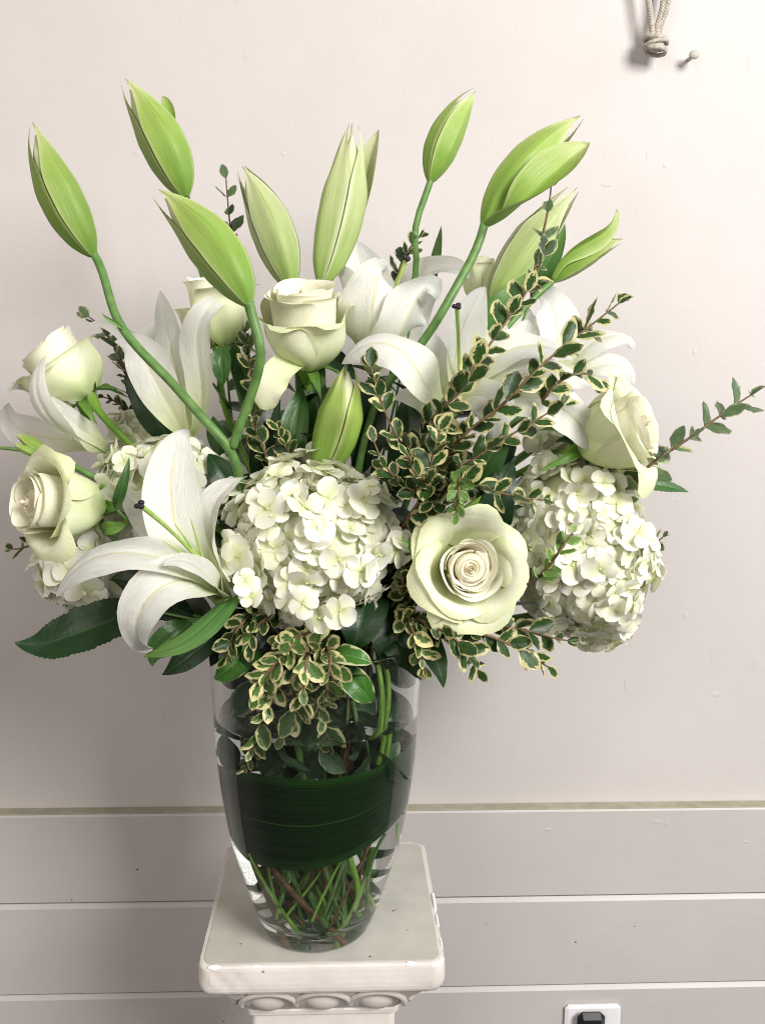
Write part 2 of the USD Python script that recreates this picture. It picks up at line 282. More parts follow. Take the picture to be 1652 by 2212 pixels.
def spline(pts, n, end=0.0):
    pts = np.asarray(pts, float)
    if len(pts) == 2:
        pts = np.array([pts[0], (pts[0] + pts[1]) / 2, pts[1]])
    t = np.concatenate([[0], np.cumsum(np.linalg.norm(np.diff(pts, axis=0), axis=1) ** 0.75)])
    t /= t[-1]
    cs = CubicSpline(t, pts)
    q = np.linspace(0, 1, 400)
    c = cs(q)
    s = np.concatenate([[0], np.cumsum(np.linalg.norm(np.diff(c, axis=0), axis=1))])
    s /= s[-1]
    x = np.linspace(0, 1, n)
    x = x + end * np.sin(2 * np.pi * x) / (2 * np.pi) * -1          # end > 0: closer rows at both ends
    tt = np.interp(x, s, q)
    return cs(tt), unit(cs(tt, 1)), x


def ribbon(pts, width, normal=(0, -1, 0.2), cup=0.3, nu=22, nv=11, ruffle=0.0, seed=0, prof=None, groove=0.0, serr=0.0, nserr=18, roll=0.0):
    """A petal or leaf: spine points, half width (metres), the way its inner face looks (one vector or one per spine point)."""
    rng = np.random.default_rng(seed)
    c, T, x = spline(pts, nu, 0.35)
    prof = prof or [(0, 0.25), (0.2, 0.62), (0.5, 1.0), (0.8, 0.72), (0.94, 0.3), (1, 0.02)]
    w = PchipInterpolator(*zip(*prof))(x) * width
    nh = np.atleast_2d(np.asarray(normal, float))
    if len(nh) > 1:
        q = np.linspace(0, 1, len(nh))
        nh = np.stack([PchipInterpolator(q, nh[:, k])(x) for k in range(3)], 1)
    else:
        nh = np.repeat(nh, nu, 0)
    B = unit(np.cross(T, nh))
    for k in range(1, nu):                       # no flips where the spine runs along the hint
        if np.dot(B[k], B[k - 1]) < 0:
            B[k] = -B[k]
    N = unit(np.cross(B, T))
    s = np.linspace(-1, 1, nv)
    cupv = np.interp(x, np.linspace(0, 1, len(np.atleast_1d(cup))), np.atleast_1d(cup))
    ph = rng.uniform(0, 6.28, 4)
    V = np.zeros((nu, nv, 3)); UV = np.zeros((nu, nv, 2))
    for j, sj in enumerate(s):
        wj = w * (1 + (serr * ((x * nserr) % 1.0 - 0.5) if abs(sj) > 0.99 and serr else 0))
        ed = abs(sj) ** 2.2
        rf = ruffle * width * ed * (np.sin(x * 11 + ph[0] + (2 if sj > 0 else 0)) + 0.6 * np.sin(x * 23 + ph[1] + sj)) * np.sin(np.pi * np.clip(x, 0, 1)) ** 0.5
        lift = cupv * w * (sj ** 2) + rf - groove * w * math.exp(-(sj / 0.16) ** 2)
        a = cupv * 0.55 * abs(sj)                  # arc: narrower when cupped
        V[:, j] = c + B * (wj * sj * np.cos(np.clip(a, -1.2, 1.2)))[:, None] + N * lift[:, None]
        UV[:, j, 0] = x; UV[:, j, 1] = sj * 0.5 + 0.5
    return V.reshape(-1, 3), grid_faces(nu, nv), UV.reshape(-1, 2)


def tube(pts, r, n=8, nu=None):
    nu = nu or max(6, 5 * len(pts))
    c, T, x = spline(pts, nu)
    r = np.interp(x, np.linspace(0, 1, len(np.atleast_1d(r))), np.atleast_1d(r)) if np.ndim(r) else np.full(nu, r)
    ref = np.array([0, -1.0, 0.13])
    B = unit(np.cross(T, ref)); N = np.cross(B, T)
    a = np.linspace(0, 2 * np.pi, n, endpoint=False)
    V = c[:, None] + r[:, None, None] * (np.cos(a)[None, :, None] * B[:, None] + np.sin(a)[None, :, None] * N[:, None])
    V = np.vstack([V.reshape(-1, 3), c[0] - T[0] * r[0] * 0.3, c[-1] + T[-1] * r[-1] * 0.5])
    F = grid_faces(nu, n, True)
    k0, k1 = nu * n, nu * n + 1
    j = np.arange(n)
    caps = np.vstack([np.stack([np.full(n, k0), (j + 1) % n, j], 1), np.stack([np.full(n, k1), (nu - 1) * n + j, (nu - 1) * n + (j + 1) % n], 1)])
    return V, np.vstack([F, caps])


def lathe(profile, n=64, center=(0, 0, 0)):
    pr = np.asarray(profile, float)
    a = np.linspace(0, 2 * np.pi, n, endpoint=False)
    V = np.stack([pr[:, None, 0] * np.cos(a), pr[:, None, 0] * np.sin(a), np.repeat(pr[:, 1:2], n, 1)], -1) + np.asarray(center)
    return V.reshape(-1, 3), grid_faces(len(pr), n, True)


def frame(axis, spin=0.0):
    z = unit(axis)
    x = unit(np.cross(z, [0.13, 0.97, 0.21]))
    y = np.cross(z, x)
    c, s = math.cos(spin), math.sin(spin)
    return np.stack([x * c + y * s, -x * s + y * c, z], 1)


def chamfer_box(x0, x1, y0, y1, z0, z1, c=0.003):
    import manifold3d as mf
    pts = []
    for x, sx in ((x0, 1), (x1, -1)):
        for y, sy in ((y0, 1), (y1, -1)):
            for z, sz in ((z0, 1), (z1, -1)):
                pts += [(x + sx * c, y + sy * c, z), (x + sx * c, y, z + sz * c), (x, y + sy * c, z + sz * c)]
    m = mf.Manifold.hull_points(np.array(pts, float)).to_mesh()
    return np.array(m.vert_properties[:, :3]), np.array(m.tri_verts)


# ------------------------------------------------------------------ the wall and its boards
def wall_z(py, x=900):
    return P(x, py, AX_Y - WALL_Y)[2]


LEDGE = 0.019
z_ledge = P(1100, 1752, AX_Y - WALL_Y + LEDGE)[2]
z_j1 = P(1100, 1940, AX_Y - WALL_Y + LEDGE)[2]
z_j2 = P(1100, 2133, AX_Y - WALL_Y + LEDGE)[2]
pitch = (z_ledge - z_j2) / 2
wall = Thing('wall', 'pinkish white wall, linen textured above and boarded below the ledge', 'wall', (0, WALL_Y, 0), kind='structure')
wall.part('wallpaper_panel', chamfer_box(-1.7, 2.0, WALL_Y, WALL_Y + 0.05, z_ledge - 0.02, 2.9, 0.0006), 'paper', smooth=False)
wall.part('board_backing', chamfer_box(-1.7, 2.0, WALL_Y + 0.0015, WALL_Y + 0.05, 0.0, z_ledge - 0.0205, 0.001), 'gap', smooth=False)
zt = z_ledge
tops = [z_ledge, z_j1, z_j2, z_j2 - pitch, z_j2 - 2 * pitch, z_j2 - 3 * pitch]
for k in range(5):
    hi, lo = tops[k] - (0.0 if k == 0 else 0.0012), tops[k + 1] + 0.0012
    y0 = WALL_Y - LEDGE
    cb, ct = 0.0015, 0.005 if k else 0.002
    sec = np.array([(y0, lo + cb), (y0 + cb, lo), (WALL_Y, lo), (WALL_Y, hi), (y0 + ct * 0.8, hi), (y0, hi - ct)])
    V = np.vstack([np.column_stack([np.full(6, xx), sec]) for xx in (-1.7, 2.0)])
    F = []
    for a in range(6):
        b = (a + 1) % 6
        F += [(a, b, 6 + b), (a, 6 + b, 6 + a)]
    for a in range(1, 5):
        F += [(0, a + 1, a), (6, 6 + a, 6 + a + 1)]
    wall.part('plank', (V, np.array(F)), 'board', smooth=False)
# dusty top of the boarding
wall.part('ledge_top', chamfer_box(-1.7, 2.0, WALL_Y - LEDGE + 0.0017, WALL_Y - 0.0009, z_ledge, z_ledge + 0.0012, 0.0003), 'ledge', smooth=False)

mrng = np.random.default_rng(9)
for (a_, b_, w_, h_) in ((1310, 398, 11, 4), (1398, 332, 2.5, 9), (1436, 356, 4, 5), (1158, 585, 5, 6), (1320, 1015, 4, 8), (384, 340, 6, 9), (298, 330, 8, 5), (612, 332, 4, 4), (1545, 1500, 10, 5), (1480, 1330, 5, 9), (1352, 1480, 3, 14), (150, 1180, 6, 4), (1500, 760, 4, 7), (1460, 1080, 3, 3)):
    m = trimesh.creation.icosphere(3, 1.0)
    pv = np.array(m.vertices); pv = pv * (1 + 0.4 * np.asarray(noise(pv * 1.7 + a_)).reshape(-1, 1))
    c_ = P(a_, b_, AX_Y - WALL_Y)
    wall.part('paint_blister', (pv * [w_ * 0.0005, 0.0003, h_ * 0.0005] + c_, np.array(m.faces)), 'paper')
for (a_, b_, r_) in ((297, 1879, 0.0013), (155, 1945, 0.0010), (1243, 2036, 0.0012), (1050, 1998, 0.0007), (1370, 1942 + 60, 0.0008)):
    m = trimesh.creation.icosphere(2, 1.0)
    wall.part('nail_hole', (np.array(m.vertices) * [r_, 0.0004, r_ * 0.8] + P(a_, b_, AX_Y - WALL_Y + LEDGE), np.array(m.faces)), 'gap')
for (a_, b_, w_, h_) in ((1185, 1793, 8, 3), (1420, 1776, 10, 4), (1440, 1782, 4, 5), (1610, 1820, 5, 3)):
    m = trimesh.creation.icosphere(3, 1.0)
    pv = np.array(m.vertices); pv = pv * (1 + 0.4 * np.asarray(noise(pv * 1.7 + a_)).reshape(-1, 1))
    wall.part('paint_blister', (pv * [w_ * 0.0005, 0.0003, h_ * 0.0005] + P(a_, b_, AX_Y - WALL_Y + LEDGE), np.array(m.faces)), 'board')

# outlet and plug
yb = WALL_Y - LEDGE
pa, pb = P(1219, 2168, AX_Y - yb), P(1339, 2168, AX_Y - yb)
t = Thing('outlet_cover', 'white plastic outlet cover on the lowest boards at bottom right', 'outlet', ((pa[0] + pb[0]) / 2, yb, pa[2] - 0.057))
t.part('cover_plate', chamfer_box(pa[0], pb[0], yb - 0.006, yb - 0.0002, pa[2] - 0.114, pa[2], 0.004), 'plate', smooth=False)
cx = (pa[0] + pb[0]) / 2
for zz in (pa[2] - 0.038, pa[2] - 0.076):
    t.part('receptacle', chamfer_box(cx - 0.0165, cx + 0.0165, yb - 0.008, yb - 0.0058, zz - 0.014, zz + 0.014, 0.0015), 'plate', smooth=False)
qa, qb = P(1254, 2206, AX_Y - yb + 0.03), P(1314, 2206, AX_Y - yb + 0.03)
t = Thing('plug', 'black plastic plug pushed into the white outlet cover', 'plug', ((qa[0] + qb[0]) / 2, yb - 0.008, qa[2] - 0.02))
t.part('plug_body', chamfer_box(qa[0], qb[0], yb - 0.022, yb - 0.0082, qa[2] - 0.045, qa[2], 0.006), 'black', smooth=False)
t.part('cable', tube([((qa[0] + qb[0]) / 2, yb - 0.016, qa[2] - 0.04), ((qa[0] + qb[0]) / 2, yb - 0.026, qa[2] - 0.1), ((qa[0] + qb[0]) / 2 + 0.01, yb - 0.02, qa[2] - 0.3)], 0.0028), 'black')

# hanging twine and nail
dk = AX_Y - WALL_Y + 0.022
t = Thing('hanging_twine', 'grey twisted twine ending in a wound knot at the top right of the wall', 'twine', P(1416, 90, dk))
K0 = P(1416, 92, dk)
s1 = px(dk)


def twisted(pts, r, turns, k):
    c, T, x = spline(pts, 70)
    B = unit(np.cross(T, [0, -1, 0.1])); N = np.cross(B, T)
    a = x * turns * 2 * np.pi + k * 2 * np.pi / 3
    return tube(c + r * 0.62 * (np.cos(a)[:, None] * B + np.sin(a)[:, None] * N), r * 0.62, 7, 110)


for pts in ([(1410, 84), (1408, 60), (1404, 25), (1396, -30), (1385, -120)], [(1420, 84), (1420, 55), (1428, 25), (1435, -30), (1446, -120)], [(1423, 84), (1427, 52), (1437, 25), (1448, -30), (1462, -120)]):
    w = [P(a, b, dk) for a, b in pts]
    t.part('twine_strand', join(*[twisted(w, 5.2 * s1, 11, k) for k in range(3)])[:2], 'twine')
wind = []
for k in range(5):
    zc = K0[2] + (10 - 6.2 * k) * s1
    a = np.linspace(0, 2 * np.pi, 14)
    rr = (20 + (3 if k in (1, 2) else 0)) * s1
    ring = np.stack([K0[0] + rr * np.cos(a), K0[1] + rr * 0.8 * np.sin(a), zc + 5 * s1 * np.sin(a + k) * (-1) ** k], 1)
    wind.append(tube(ring, 4.6 * s1, 8, 40))
t.part('knot', join(*wind, lathe([(0.001 * s1, -18 * s1), (17 * s1, -14 * s1), (18 * s1, 12 * s1), (0.001 * s1, 15 * s1)], 16, K0))[:2], 'twine')
N0 = P(1494, 122, AX_Y - WALL_Y + 0.010)
t = Thing('nail', 'small painted nail sticking out of the wall right of the twine knot', 'nail', (N0[0], WALL_Y, N0[2]))
t.part('shank', tube([(N0[0], WALL_Y + 0.004, N0[2] + 0.001), (N0[0], WALL_Y - 0.006, N0[2]), (N0[0], WALL_Y - 0.016, N0[2])], 0.0022), 'steel')
hd = trimesh.creation.icosphere(2, 1.0); hd.vertices = hd.vertices * [0.0058, 0.0026, 0.0048] + [N0[0], WALL_Y - 0.017, N0[2]]
t.part('head', tm(hd), 'steel')

# ------------------------------------------------------------------ the pedestal
pf0 = P(436, 2090, 0.105); pf1 = P(947, 2083, 0.105)
PCX = (pf0[0] + pf1[0]) / 2 + 0.001
PW = 0.209
t = Thing('pedestal', 'chipped white plaster column pedestal under the glass vase', 'pedestal', (PCX, AX_Y, TOPZ - 0.86))


def square_ring(hw, z, rad, n=7, bulge=0.0):
    """Corner-rounded square at height z."""
    pts = []
    for k in range(4):
        cxk, cyk = [(1, 1), (-1, 1), (-1, -1), (1, -1)][k]
        for a in np.linspace(0, math.pi / 2, n):
            an = a + k * math.pi / 2
            pts.append((PCX + cxk * (hw - rad) + rad * math.cos(an), AX_Y + cyk * (hw - rad) + rad * math.sin(an), z))
    return np.array(pts)


def loft(rings, cap=True):
    n = len(rings[0])
    V = np.vstack(rings); F = grid_faces(len(rings), n, True)
    if cap:
        V = np.vstack([V, rings[0].mean(0), rings[-1].mean(0)])
        j = np.arange(n)
        F = np.vstack([F, np.stack([np.full(n, len(V) - 2), (j + 1) % n, j], 1), np.stack([np.full(n, len(V) - 1), (len(rings) - 1) * n + j, (len(rings) - 1) * n + (j + 1) % n], 1)])
    return V, F


h = PW / 2
rings = []
for dz, inset in ((-0.0300, 0.011), (-0.0294, 0.0075), (-0.0280, 0.0046), (-0.026, 0.0024), (-0.0235, 0.0010), (-0.020, 0.0003), (-0.016, 0.0), (-0.010, 0.0), (-0.004, 0.0002), (-0.0016, 0.0006), (-0.0005, 0.0014), (0.0, 0.0026)):
    rings.append(square_ring(h - inset, TOPZ + dz, 0.011, 9))
cap_v, cap_f = loft(rings)
cap_m = trimesh.Trimesh(cap_v, cap_f, process=False)
slab = cap_m.subdivide_to_size(0.008)
nn = fbm(np.array(slab.vertices) * 45.0) if True else 0
vn = slab.vertex_normals
side = (np.abs(vn[:, 2]) < 0.8)[:, None]
V = np.array(slab.vertices) + vn * (np.asarray(nn).reshape(-1, 1) * 0.0009) * side
corner = np.exp(-(((V[:, 0] - (PCX - h + 0.02)) / 0.022) ** 2 + ((V[:, 1] - (AX_Y - h)) / 0.012) ** 2 + ((V[:, 2] - TOPZ + 0.014) / 0.014) ** 2))
V = V + vn * (corner * (0.0007 * np.sin(V[:, 0] * 420 + V[:, 2] * 300) - 0.0010))[:, None]
cap_path = t.part('capital_slab', (V, np.array(slab.faces)), 'plaster', smooth=60)
t.part('slab_top', loft([square_ring(h - 0.0046, TOPZ + 0.0002, 0.009, 9), square_ring(h - 0.0046, TOPZ + 0.0008, 0.009, 9)]), 'plaster_top', smooth=20)
for (a, b, sc) in ((0.075, 0.0, 1.0), (-0.055, 0.0, 0.8), (0.1045, 0.035, 1.2), (0.1045, 0.065, 1.6), (0.1045, 0.0, 1.0), (-0.09, 0.0, 1.1)):
    m = trimesh.creation.icosphere(3, 1.0)
    pv = np.array(m.vertices)
    pv = pv * (1 + 0.35 * np.asarray(noise(pv * 2.3 + a * 90)).reshape(-1, 1))
    pv = pv * np.array([0.0045, 0.0012, 0.0022]) * sc if b == 0.0 and a < 0.1 else pv * np.array([0.0012, 0.009, 0.002]) * sc
    cen = np.array([PCX + a, AX_Y - h + 0.0012, TOPZ - 0.001]) if a < 0.1 else np.array([PCX + h - 0.0012, AX_Y - h + 0.03 + b, TOPZ - 0.0015])
    t.part('paint_chip', (pv + cen, np.array(m.faces)), 'chip', parent=cap_path)
# echinus with egg carving
rings = [square_ring(h - ins, TOPZ + dz, rd, 9) for dz, ins, rd in ((-0.0665, 0.0375, 0.007), (-0.063, 0.0345, 0.007), (-0.0585, 0.031, 0.008), (-0.0485, 0.024, 0.009), (-0.0385, 0.0155, 0.010), (-0.0301, 0.0118, 0.010))]
t.part('capital_moulding', loft(rings), 'plaster', smooth=30)


def arch(c, w, hh, r, tilt_y, a0=-0.1, a1=math.pi + 0.1):
    a = np.linspace(a0, a1, 16)
    x = c[0] + w * np.cos(a); z = c[2] + hh * np.sin(a)
    y = c[1] - (z - c[2]) * tilt_y
    return tube(np.stack([x, y, z], 1), r, 8, 40)


for sidek in range(4):
    R4 = trimesh.transformations.rotation_matrix(sidek * math.pi / 2, [0, 0, 1], [PCX, AX_Y, 0])
    for i in (-1, 0, 1):
        c = np.array([PCX + i * 0.0475, AX_Y - h + 0.0285, TOPZ - 0.0520])
        egg = trimesh.creation.icosphere(3, 1.0)
        egg.vertices = egg.vertices * [0.0165, 0.0085, 0.0145]
        egg.apply_transform(trimesh.transformations.rotation_matrix(0.6, [1, 0, 0]))
        egg.apply_translation(c + [0, 0.0015, 0.001]); egg.apply_transform(R4)
        t.part('egg_carving', tm(egg), 'plaster')
        am = arch(c + [0, -0.0015, -0.002], 0.0238, 0.0215, 0.0030, 0.72)
        v4 = np.c_[am[0], np.ones(len(am[0]))] @ R4.T
        t.part('arch_carving', (v4[:, :3], am[1]), 'plaster')
M['grime'] = plain_mat('brown_grime', (0.16, 0.11, 0.07), (0.30, 0.23, 0.16), 300, 0.9)
for i, (u0_, u1_, v0_, v1_) in zip((-1, 0, 1), ((2.2, 3.1, 0.0, 1.0), (1.9, 3.0, 0.1, 0.8), (2.0, 3.0, -0.05, 0.7))):
    c = np.array([PCX + i * 0.0475, AX_Y - h + 0.0285, TOPZ - 0.0520])
    for (p0_, p1_, ww, hh_) in ((u0_, u1_, 0.0268, 0.0245), (v0_, v1_, 0.0208, 0.0185)):
        t.part('grime_line', arch(c + [0, -0.0004, -0.002], ww, hh_, 0.0011, 0.72, p0_, p1_), 'grime')
rings = [square_ring(h - ins, TOPZ + dz, 0.006, 9) for dz, ins in ((-0.100, 0.040), (-0.0730, 0.040), (-0.0715, 0.0368), (-0.0680, 0.0365), (-0.0667, 0.038))]
t.part('neck_band', loft(rings), 'plaster', smooth=30)
a = np.linspace(0, 2 * np.pi, 160, endpoint=False)
shaft = []
for z in (0.06, 0.3, 0.6, TOPZ - 0.1002):
    rr = 0.064 - 0.0035 * np.abs(np.sin(a * 10)) ** 1.5
    shaft.append(np.stack([PCX + rr * np.cos(a), AX_Y + rr * np.sin(a), np.full_like(a, z)], 1))
t.part('fluted_shaft', loft(shaft), 'plaster', smooth=30)
t.part('base', loft([square_ring(0.10, 0.0, 0.012), square_ring(0.10, 0.05, 0.012), square_ring(0.085, 0.0602, 0.012)]), 'plaster', smooth=30)

for (a_, b_, r_, m_) in ((799, 2067, 0.0009, 'gap'), (849, 1968, 0.0012, 'grime'), (828, 1920, 0.0014, 'grime'), (856, 1966, 0.0007, 'grime'), (520, 2040, 0.0010, 'grime'), (880, 2010, 0.0006, 'gap'), (560, 1965, 0.0008, 'grime')):
    q_ = fw + RT * (a_ - CX) / FP - UP * (b_ - CY) / FP
    c_ = CAM + q_ * ((TOPZ + 0.0008 - CAM[2]) / q_[2])
    m = trimesh.creation.icosphere(2, 1.0)
    pv = np.array(m.vertices); pv = pv * (1 + 0.5 * np.asarray(noise(pv * 2 + a_)).reshape(-1, 1))
    t.part('speck', (pv * [r_, r_ * 0.8, 0.00025] + c_, np.array(m.faces)), m_)

# ------------------------------------------------------------------ the vase
VX, VY = -0.02204, 0.777
GL = np.array([VX, VY, TOPZ + 0.001])
prof = list(zip([0.0453, 0.0502, 0.0577, 0.0675, 0.0758, 0.0812, 0.0854, 0.0879, 0.0891, 0.0906, 0.0912], [0, .01, .03, .06, .09, .12, .15, .18, .21, .235, .268]))
OUT = PchipInterpolator([z for r, z in prof], [r for r, z in prof])
RIMZ = prof[-1][1]
zs = np.linspace(0.005, RIMZ, 40)
outer = [(0.0005, 0.0), (0.0415, 0.0), (0.0445, 0.0012)] + [(float(OUT(z)), z) for z in zs]
rim = [(float(OUT(RIMZ)) - 0.0008, RIMZ + 0.0014), (float(OUT(RIMZ)) - 0.0025, RIMZ + 0.0016), (float(OUT(RIMZ)) - 0.0038, RIMZ + 0.0006)]
BASE_T = 0.019
zin = np.linspace(RIMZ, BASE_T + 0.004, 36)
inner = [(float(OUT(z)) - 0.004, z) for z in zin] + [(float(OUT(BASE_T)) - 0.010, BASE_T), (0.0005, BASE_T - 0.001)]
t = Thing('glass_vase', 'tall tapered clear glass vase standing on the pedestal', 'vase', GL)
WZ = P(684, 1575, AX_Y - VY + 0.05)[2] - GL[2]


def out_facing(m, sign=1):
    """Turns a lathe's faces so that its normals leave the glass."""
    v, f = m
    return v, (f if sign > 0 else f[:, ::-1])


dry = [(float(OUT(z)) - 0.004, z) for z in np.linspace(RIMZ, WZ, 16)]
wet = [(float(OUT(z)) - 0.004, z) for z in np.linspace(WZ, BASE_T + 0.004, 30)] + [(float(OUT(BASE_T)) - 0.007, BASE_T + 0.001), (float(OUT(BASE_T)) - 0.013, BASE_T), (0.0005, BASE_T - 0.001)]
t.part('vase_body', out_facing(lathe(outer + rim + dry, 128, GL)), 'glass')
t.part('wetted_inside', out_facing(lathe(wet, 128, GL)), 'wet_glass')
t2 = Thing('water', 'still clear water filling the lower part of the glass vase', 'water', GL, kind='stuff')
t2.part('water_surface', out_facing(lathe([(float(OUT(WZ)) - 0.004, WZ), (float(OUT(WZ)) - 0.0065, WZ - 0.0012), (0.0005, WZ - 0.0014)], 64, GL)), 'water')


def rin(z):
    return float(OUT(np.clip(z - GL[2], 0.02, RIMZ))) - 0.006


def neck_point(ang, frac, z):
    r = rin(z) * frac
    return np.array([VX + r * math.cos(ang), VY + r * math.sin(ang), z])


srng = random.Random(5)


def to_vase(p, tang=None, bottom=None, reach=0.04):
    """Stem points from a flower's base p (its stem first runs along tang) into the vase and down to its floor."""
    p = np.asarray(p, float)
    rimz = GL[2] + RIMZ
    ang = math.atan2(p[1] - VY, p[0] - VX)
    pts = [p]
    if tang is not None:
        pts.append(p + unit(tang) * reach)
    nk = neck_point(ang + srng.uniform(-0.35, 0.35), srng.uniform(0.35, 0.62), rimz - 0.005)
    mid = (pts[-1] + nk) / 2
    mid = mid + (np.array([VX, VY, mid[2]]) - mid) * 0.25
    pts += [mid, nk]
    z2 = GL[2] + RIMZ * 0.45
    pts.append(neck_point(ang + srng.uniform(-1, 1), srng.uniform(0.1, 0.35), z2))
    zb_ = GL[2] + BASE_T + srng.choice([0.005, 0.008, 0.012, 0.025, 0.04])
    pts.append(neck_point(srng.uniform(-3.14, 3.14), srng.uniform(0.15, 0.8), zb_))
    return pts


def pch(x, xs, ys):
    return float(PchipInterpolator(xs, ys)(x))


# wrapped leaf inside the vase
def vz(a, py):
    """Height on the vase's inside, at angle a, seen at picture row py."""
    z = GL[2] + 0.12
    for _ in range(8):
        z = P(684, py, AX_Y - (VY + rin(z) * 0.86 * math.sin(a)))[2]
    return z


nphi, nz = 90, 9
ph = np.linspace(math.radians(-215), math.radians(60), nphi)     # front is -90 degrees, right is 0
V, UV = [], []
for i, a in enumerate(ph):
    tt = i / (nphi - 1)
    dg = math.degrees(a)
    ztop = vz(a, pch(dg, [-215, -180, -150, -90, -50, -20, 0, 60], [1625, 1640, 1652, 1675, 1655, 1616, 1590, 1570]))
    zlow = vz(a, pch(dg, [-215, -180, -150, -100, -70, -45, -20, 0, 60], [1770, 1790, 1845, 1870, 1852, 1815, 1770, 1735, 1640]))
    for j in range(nz):
        s = j / (nz - 1)
        z = zlow + (ztop - zlow) * s
        r = rin(z) * (0.86 + 0.03 * math.sin(3 * a) + 0.025 * (s - 0.5))
        V.append((VX + r * math.cos(a), VY + r * math.sin(a), z)); UV.append((tt, s))
t = Thing('wrap_leaf', 'broad glossy dark green leaf curled round inside the glass vase', 'leaf', GL)
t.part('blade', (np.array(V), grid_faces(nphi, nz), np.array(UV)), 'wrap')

# ------------------------------------------------------------------ flower builders
LILY = [(0, 0.22), (0.18, 0.50), (0.42, 0.92), (0.60, 1.0), (0.82, 0.70), (0.94, 0.32), (1, 0.03)]
LEAF = [(0, 0.06), (0.12, 0.5), (0.4, 1.0), (0.65, 0.86), (0.88, 0.36), (1, 0.02)]
OVATE = [(0, 0.06), (0.15, 0.55), (0.42, 1.0), (0.68, 0.88), (0.88, 0.46), (0.96, 0.18), (1, 0.02)]
LANCE = [(0, 0.25), (0.2, 0.8), (0.45, 1.0), (0.75, 0.62), (1, 0.01)]


def W3(pts):
    return [P(*q) for q in pts]


def petals(t, plist, m='lily', wide=1.25, rf=1.5):
    for k, (pts, hw, nrm, cup, ruf) in enumerate(plist):
        dm_ = np.mean([q[2] for q in pts])
        t.part('petal', ribbon(W3(pts), wide * hw * px(dm_), nrm, cup, 30, 15, ruf * rf, 11 * k + int(pts[0][0]), LILY, groove=0.10), m)


def pistil(t, base, tip, lobe=9.0, nfil=()):
    a, b = P(*base), P(*tip)
    mid = (a + b) / 2 + np.array([0, 0, 0.003])
    pa_ = t.part('style', tube([a, mid, b], [0.0016, 0.0014, 0.0020], 8), 'style')
    d = base[2]
    ls = []
    ax = unit(b - a); F3 = frame(ax)
    for k in range(3):
        m = trimesh.creation.icosphere(2, 1.0)
        dirv = F3[:, 0] * math.cos(k * 2.094) + F3[:, 1] * math.sin(k * 2.094)
        m.vertices = m.vertices * np.array([1.0, 1.0, 0.8]) * lobe * 0.62 * px(tip[2]) + b + dirv * lobe * 0.55 * px(tip[2])
        ls.append(tm(m))
    t.part('stigma', join(*ls)[:2], 'stigma', parent=pa_)
    for q in nfil:
        c = P(*q)
        t.part('filament', tube([a, (a + c) / 2 + np.array([0, -0.002, 0.001]), c], [0.0014, 0.0011, 0.0003], 6), 'style')


def make_bud(t, tip, base, hw, seed=0, open_=0.3, bend=0.0, m='bud', spin=0.3, parent=None, fat=0.45):
    """A closed lily bud: a core and three outer petals with ridges, a little parted at the tip."""
    rng = np.random.default_rng(seed)
    A, B_ = P(*base), P(*tip)
    L = np.linalg.norm(B_ - A)
    ax = unit(B_ - A)
    sidev = unit(np.cross(ax, [0, -1, 0.1]))
    mid = (A + B_) / 2 + sidev * bend * L
    w = 0.77 * hw * px((tip[2] + base[2]) / 2)
    open_ *= 0.5
    nu = 30
    c, T, x = spline([A, mid, B_], nu, 0.25)
    Bv = unit(np.cross(T, [0, -1, 0.1])); Nv = np.cross(Bv, T)
    pr = PchipInterpolator([0, 0.05, 0.16, fat - 0.08, fat + 0.05, 0.72, 0.88, 1.0], [0.20, 0.42, 0.74, 0.99, 1.0, 0.77, 0.48, 0.10])(x) * w
    na = 18
    a = np.linspace(0, 2 * np.pi, na, endpoint=False)
    core = []
    for i in range(nu):
        r = pr[i] * 0.86 * (1 + 0.07 * np.cos(3 * (a - spin) + math.pi)) * (1.0 if x[i] < 0.85 else 1 - 0.45 * (x[i] - 0.85) / 0.15)
        core.append(c[i] + (Bv[i] * np.cos(a)[:, None] + Nv[i] * np.sin(a)[:, None]) * r[:, None] - T[i] * (0.05 * L * x[i] ** 4))
    V, F = loft(core)
    uv = np.zeros((len(V), 2)); uv[:nu * na, 0] = np.repeat(x, na); uv[:nu * na, 1] = 0.25; uv[-1, 0] = 1
    bp = t.part('bud', (V, F, uv), 'bud_core', parent=parent)
    nv = 15
    for k in range(3):
        ps = spin + k * 2 * math.pi / 3
        half = math.radians(58.3)
        s = np.linspace(-1, 1, nv)
        op = open_ * rng.uniform(0.5, 1.4)
        ln = rng.uniform(0.0, 0.05)
        V = np.zeros((nu, nv, 3)); UV = np.zeros((nu, nv, 2))
        for i in range(nu):
            tt = x[i]
            nar = 1.0 if tt < 0.6 else 1 - 0.86 * ((tt - 0.6) / 0.4) ** 1.6
            an = ps + half * s * nar
            rad = pr[i] * (1.0 + 0.085 * np.exp(-(s / 0.22) ** 2) + 0.035 * np.abs(s) ** 6 - 0.05 * np.exp(-((np.abs(s) - 0.55) / 0.2) ** 2))
            o = max(0.0, tt - 0.74) / 0.26
            outv = Bv[i] * math.cos(ps) + Nv[i] * math.sin(ps)
            off = outv * (op * w * 0.55 * o ** 2.2) + T[i] * (ln * L * o ** 2)
            V[i] = c[i] + (Bv[i] * np.cos(an)[:, None] + Nv[i] * np.sin(an)[:, None]) * rad[:, None] + off
            UV[i, :, 0] = tt; UV[i, :, 1] = s * 0.5 + 0.5
        t.part('petal', (V.reshape(-1, 3), grid_faces(nu, nv), UV.reshape(-1, 2)), m, parent=bp)
    return A, ax


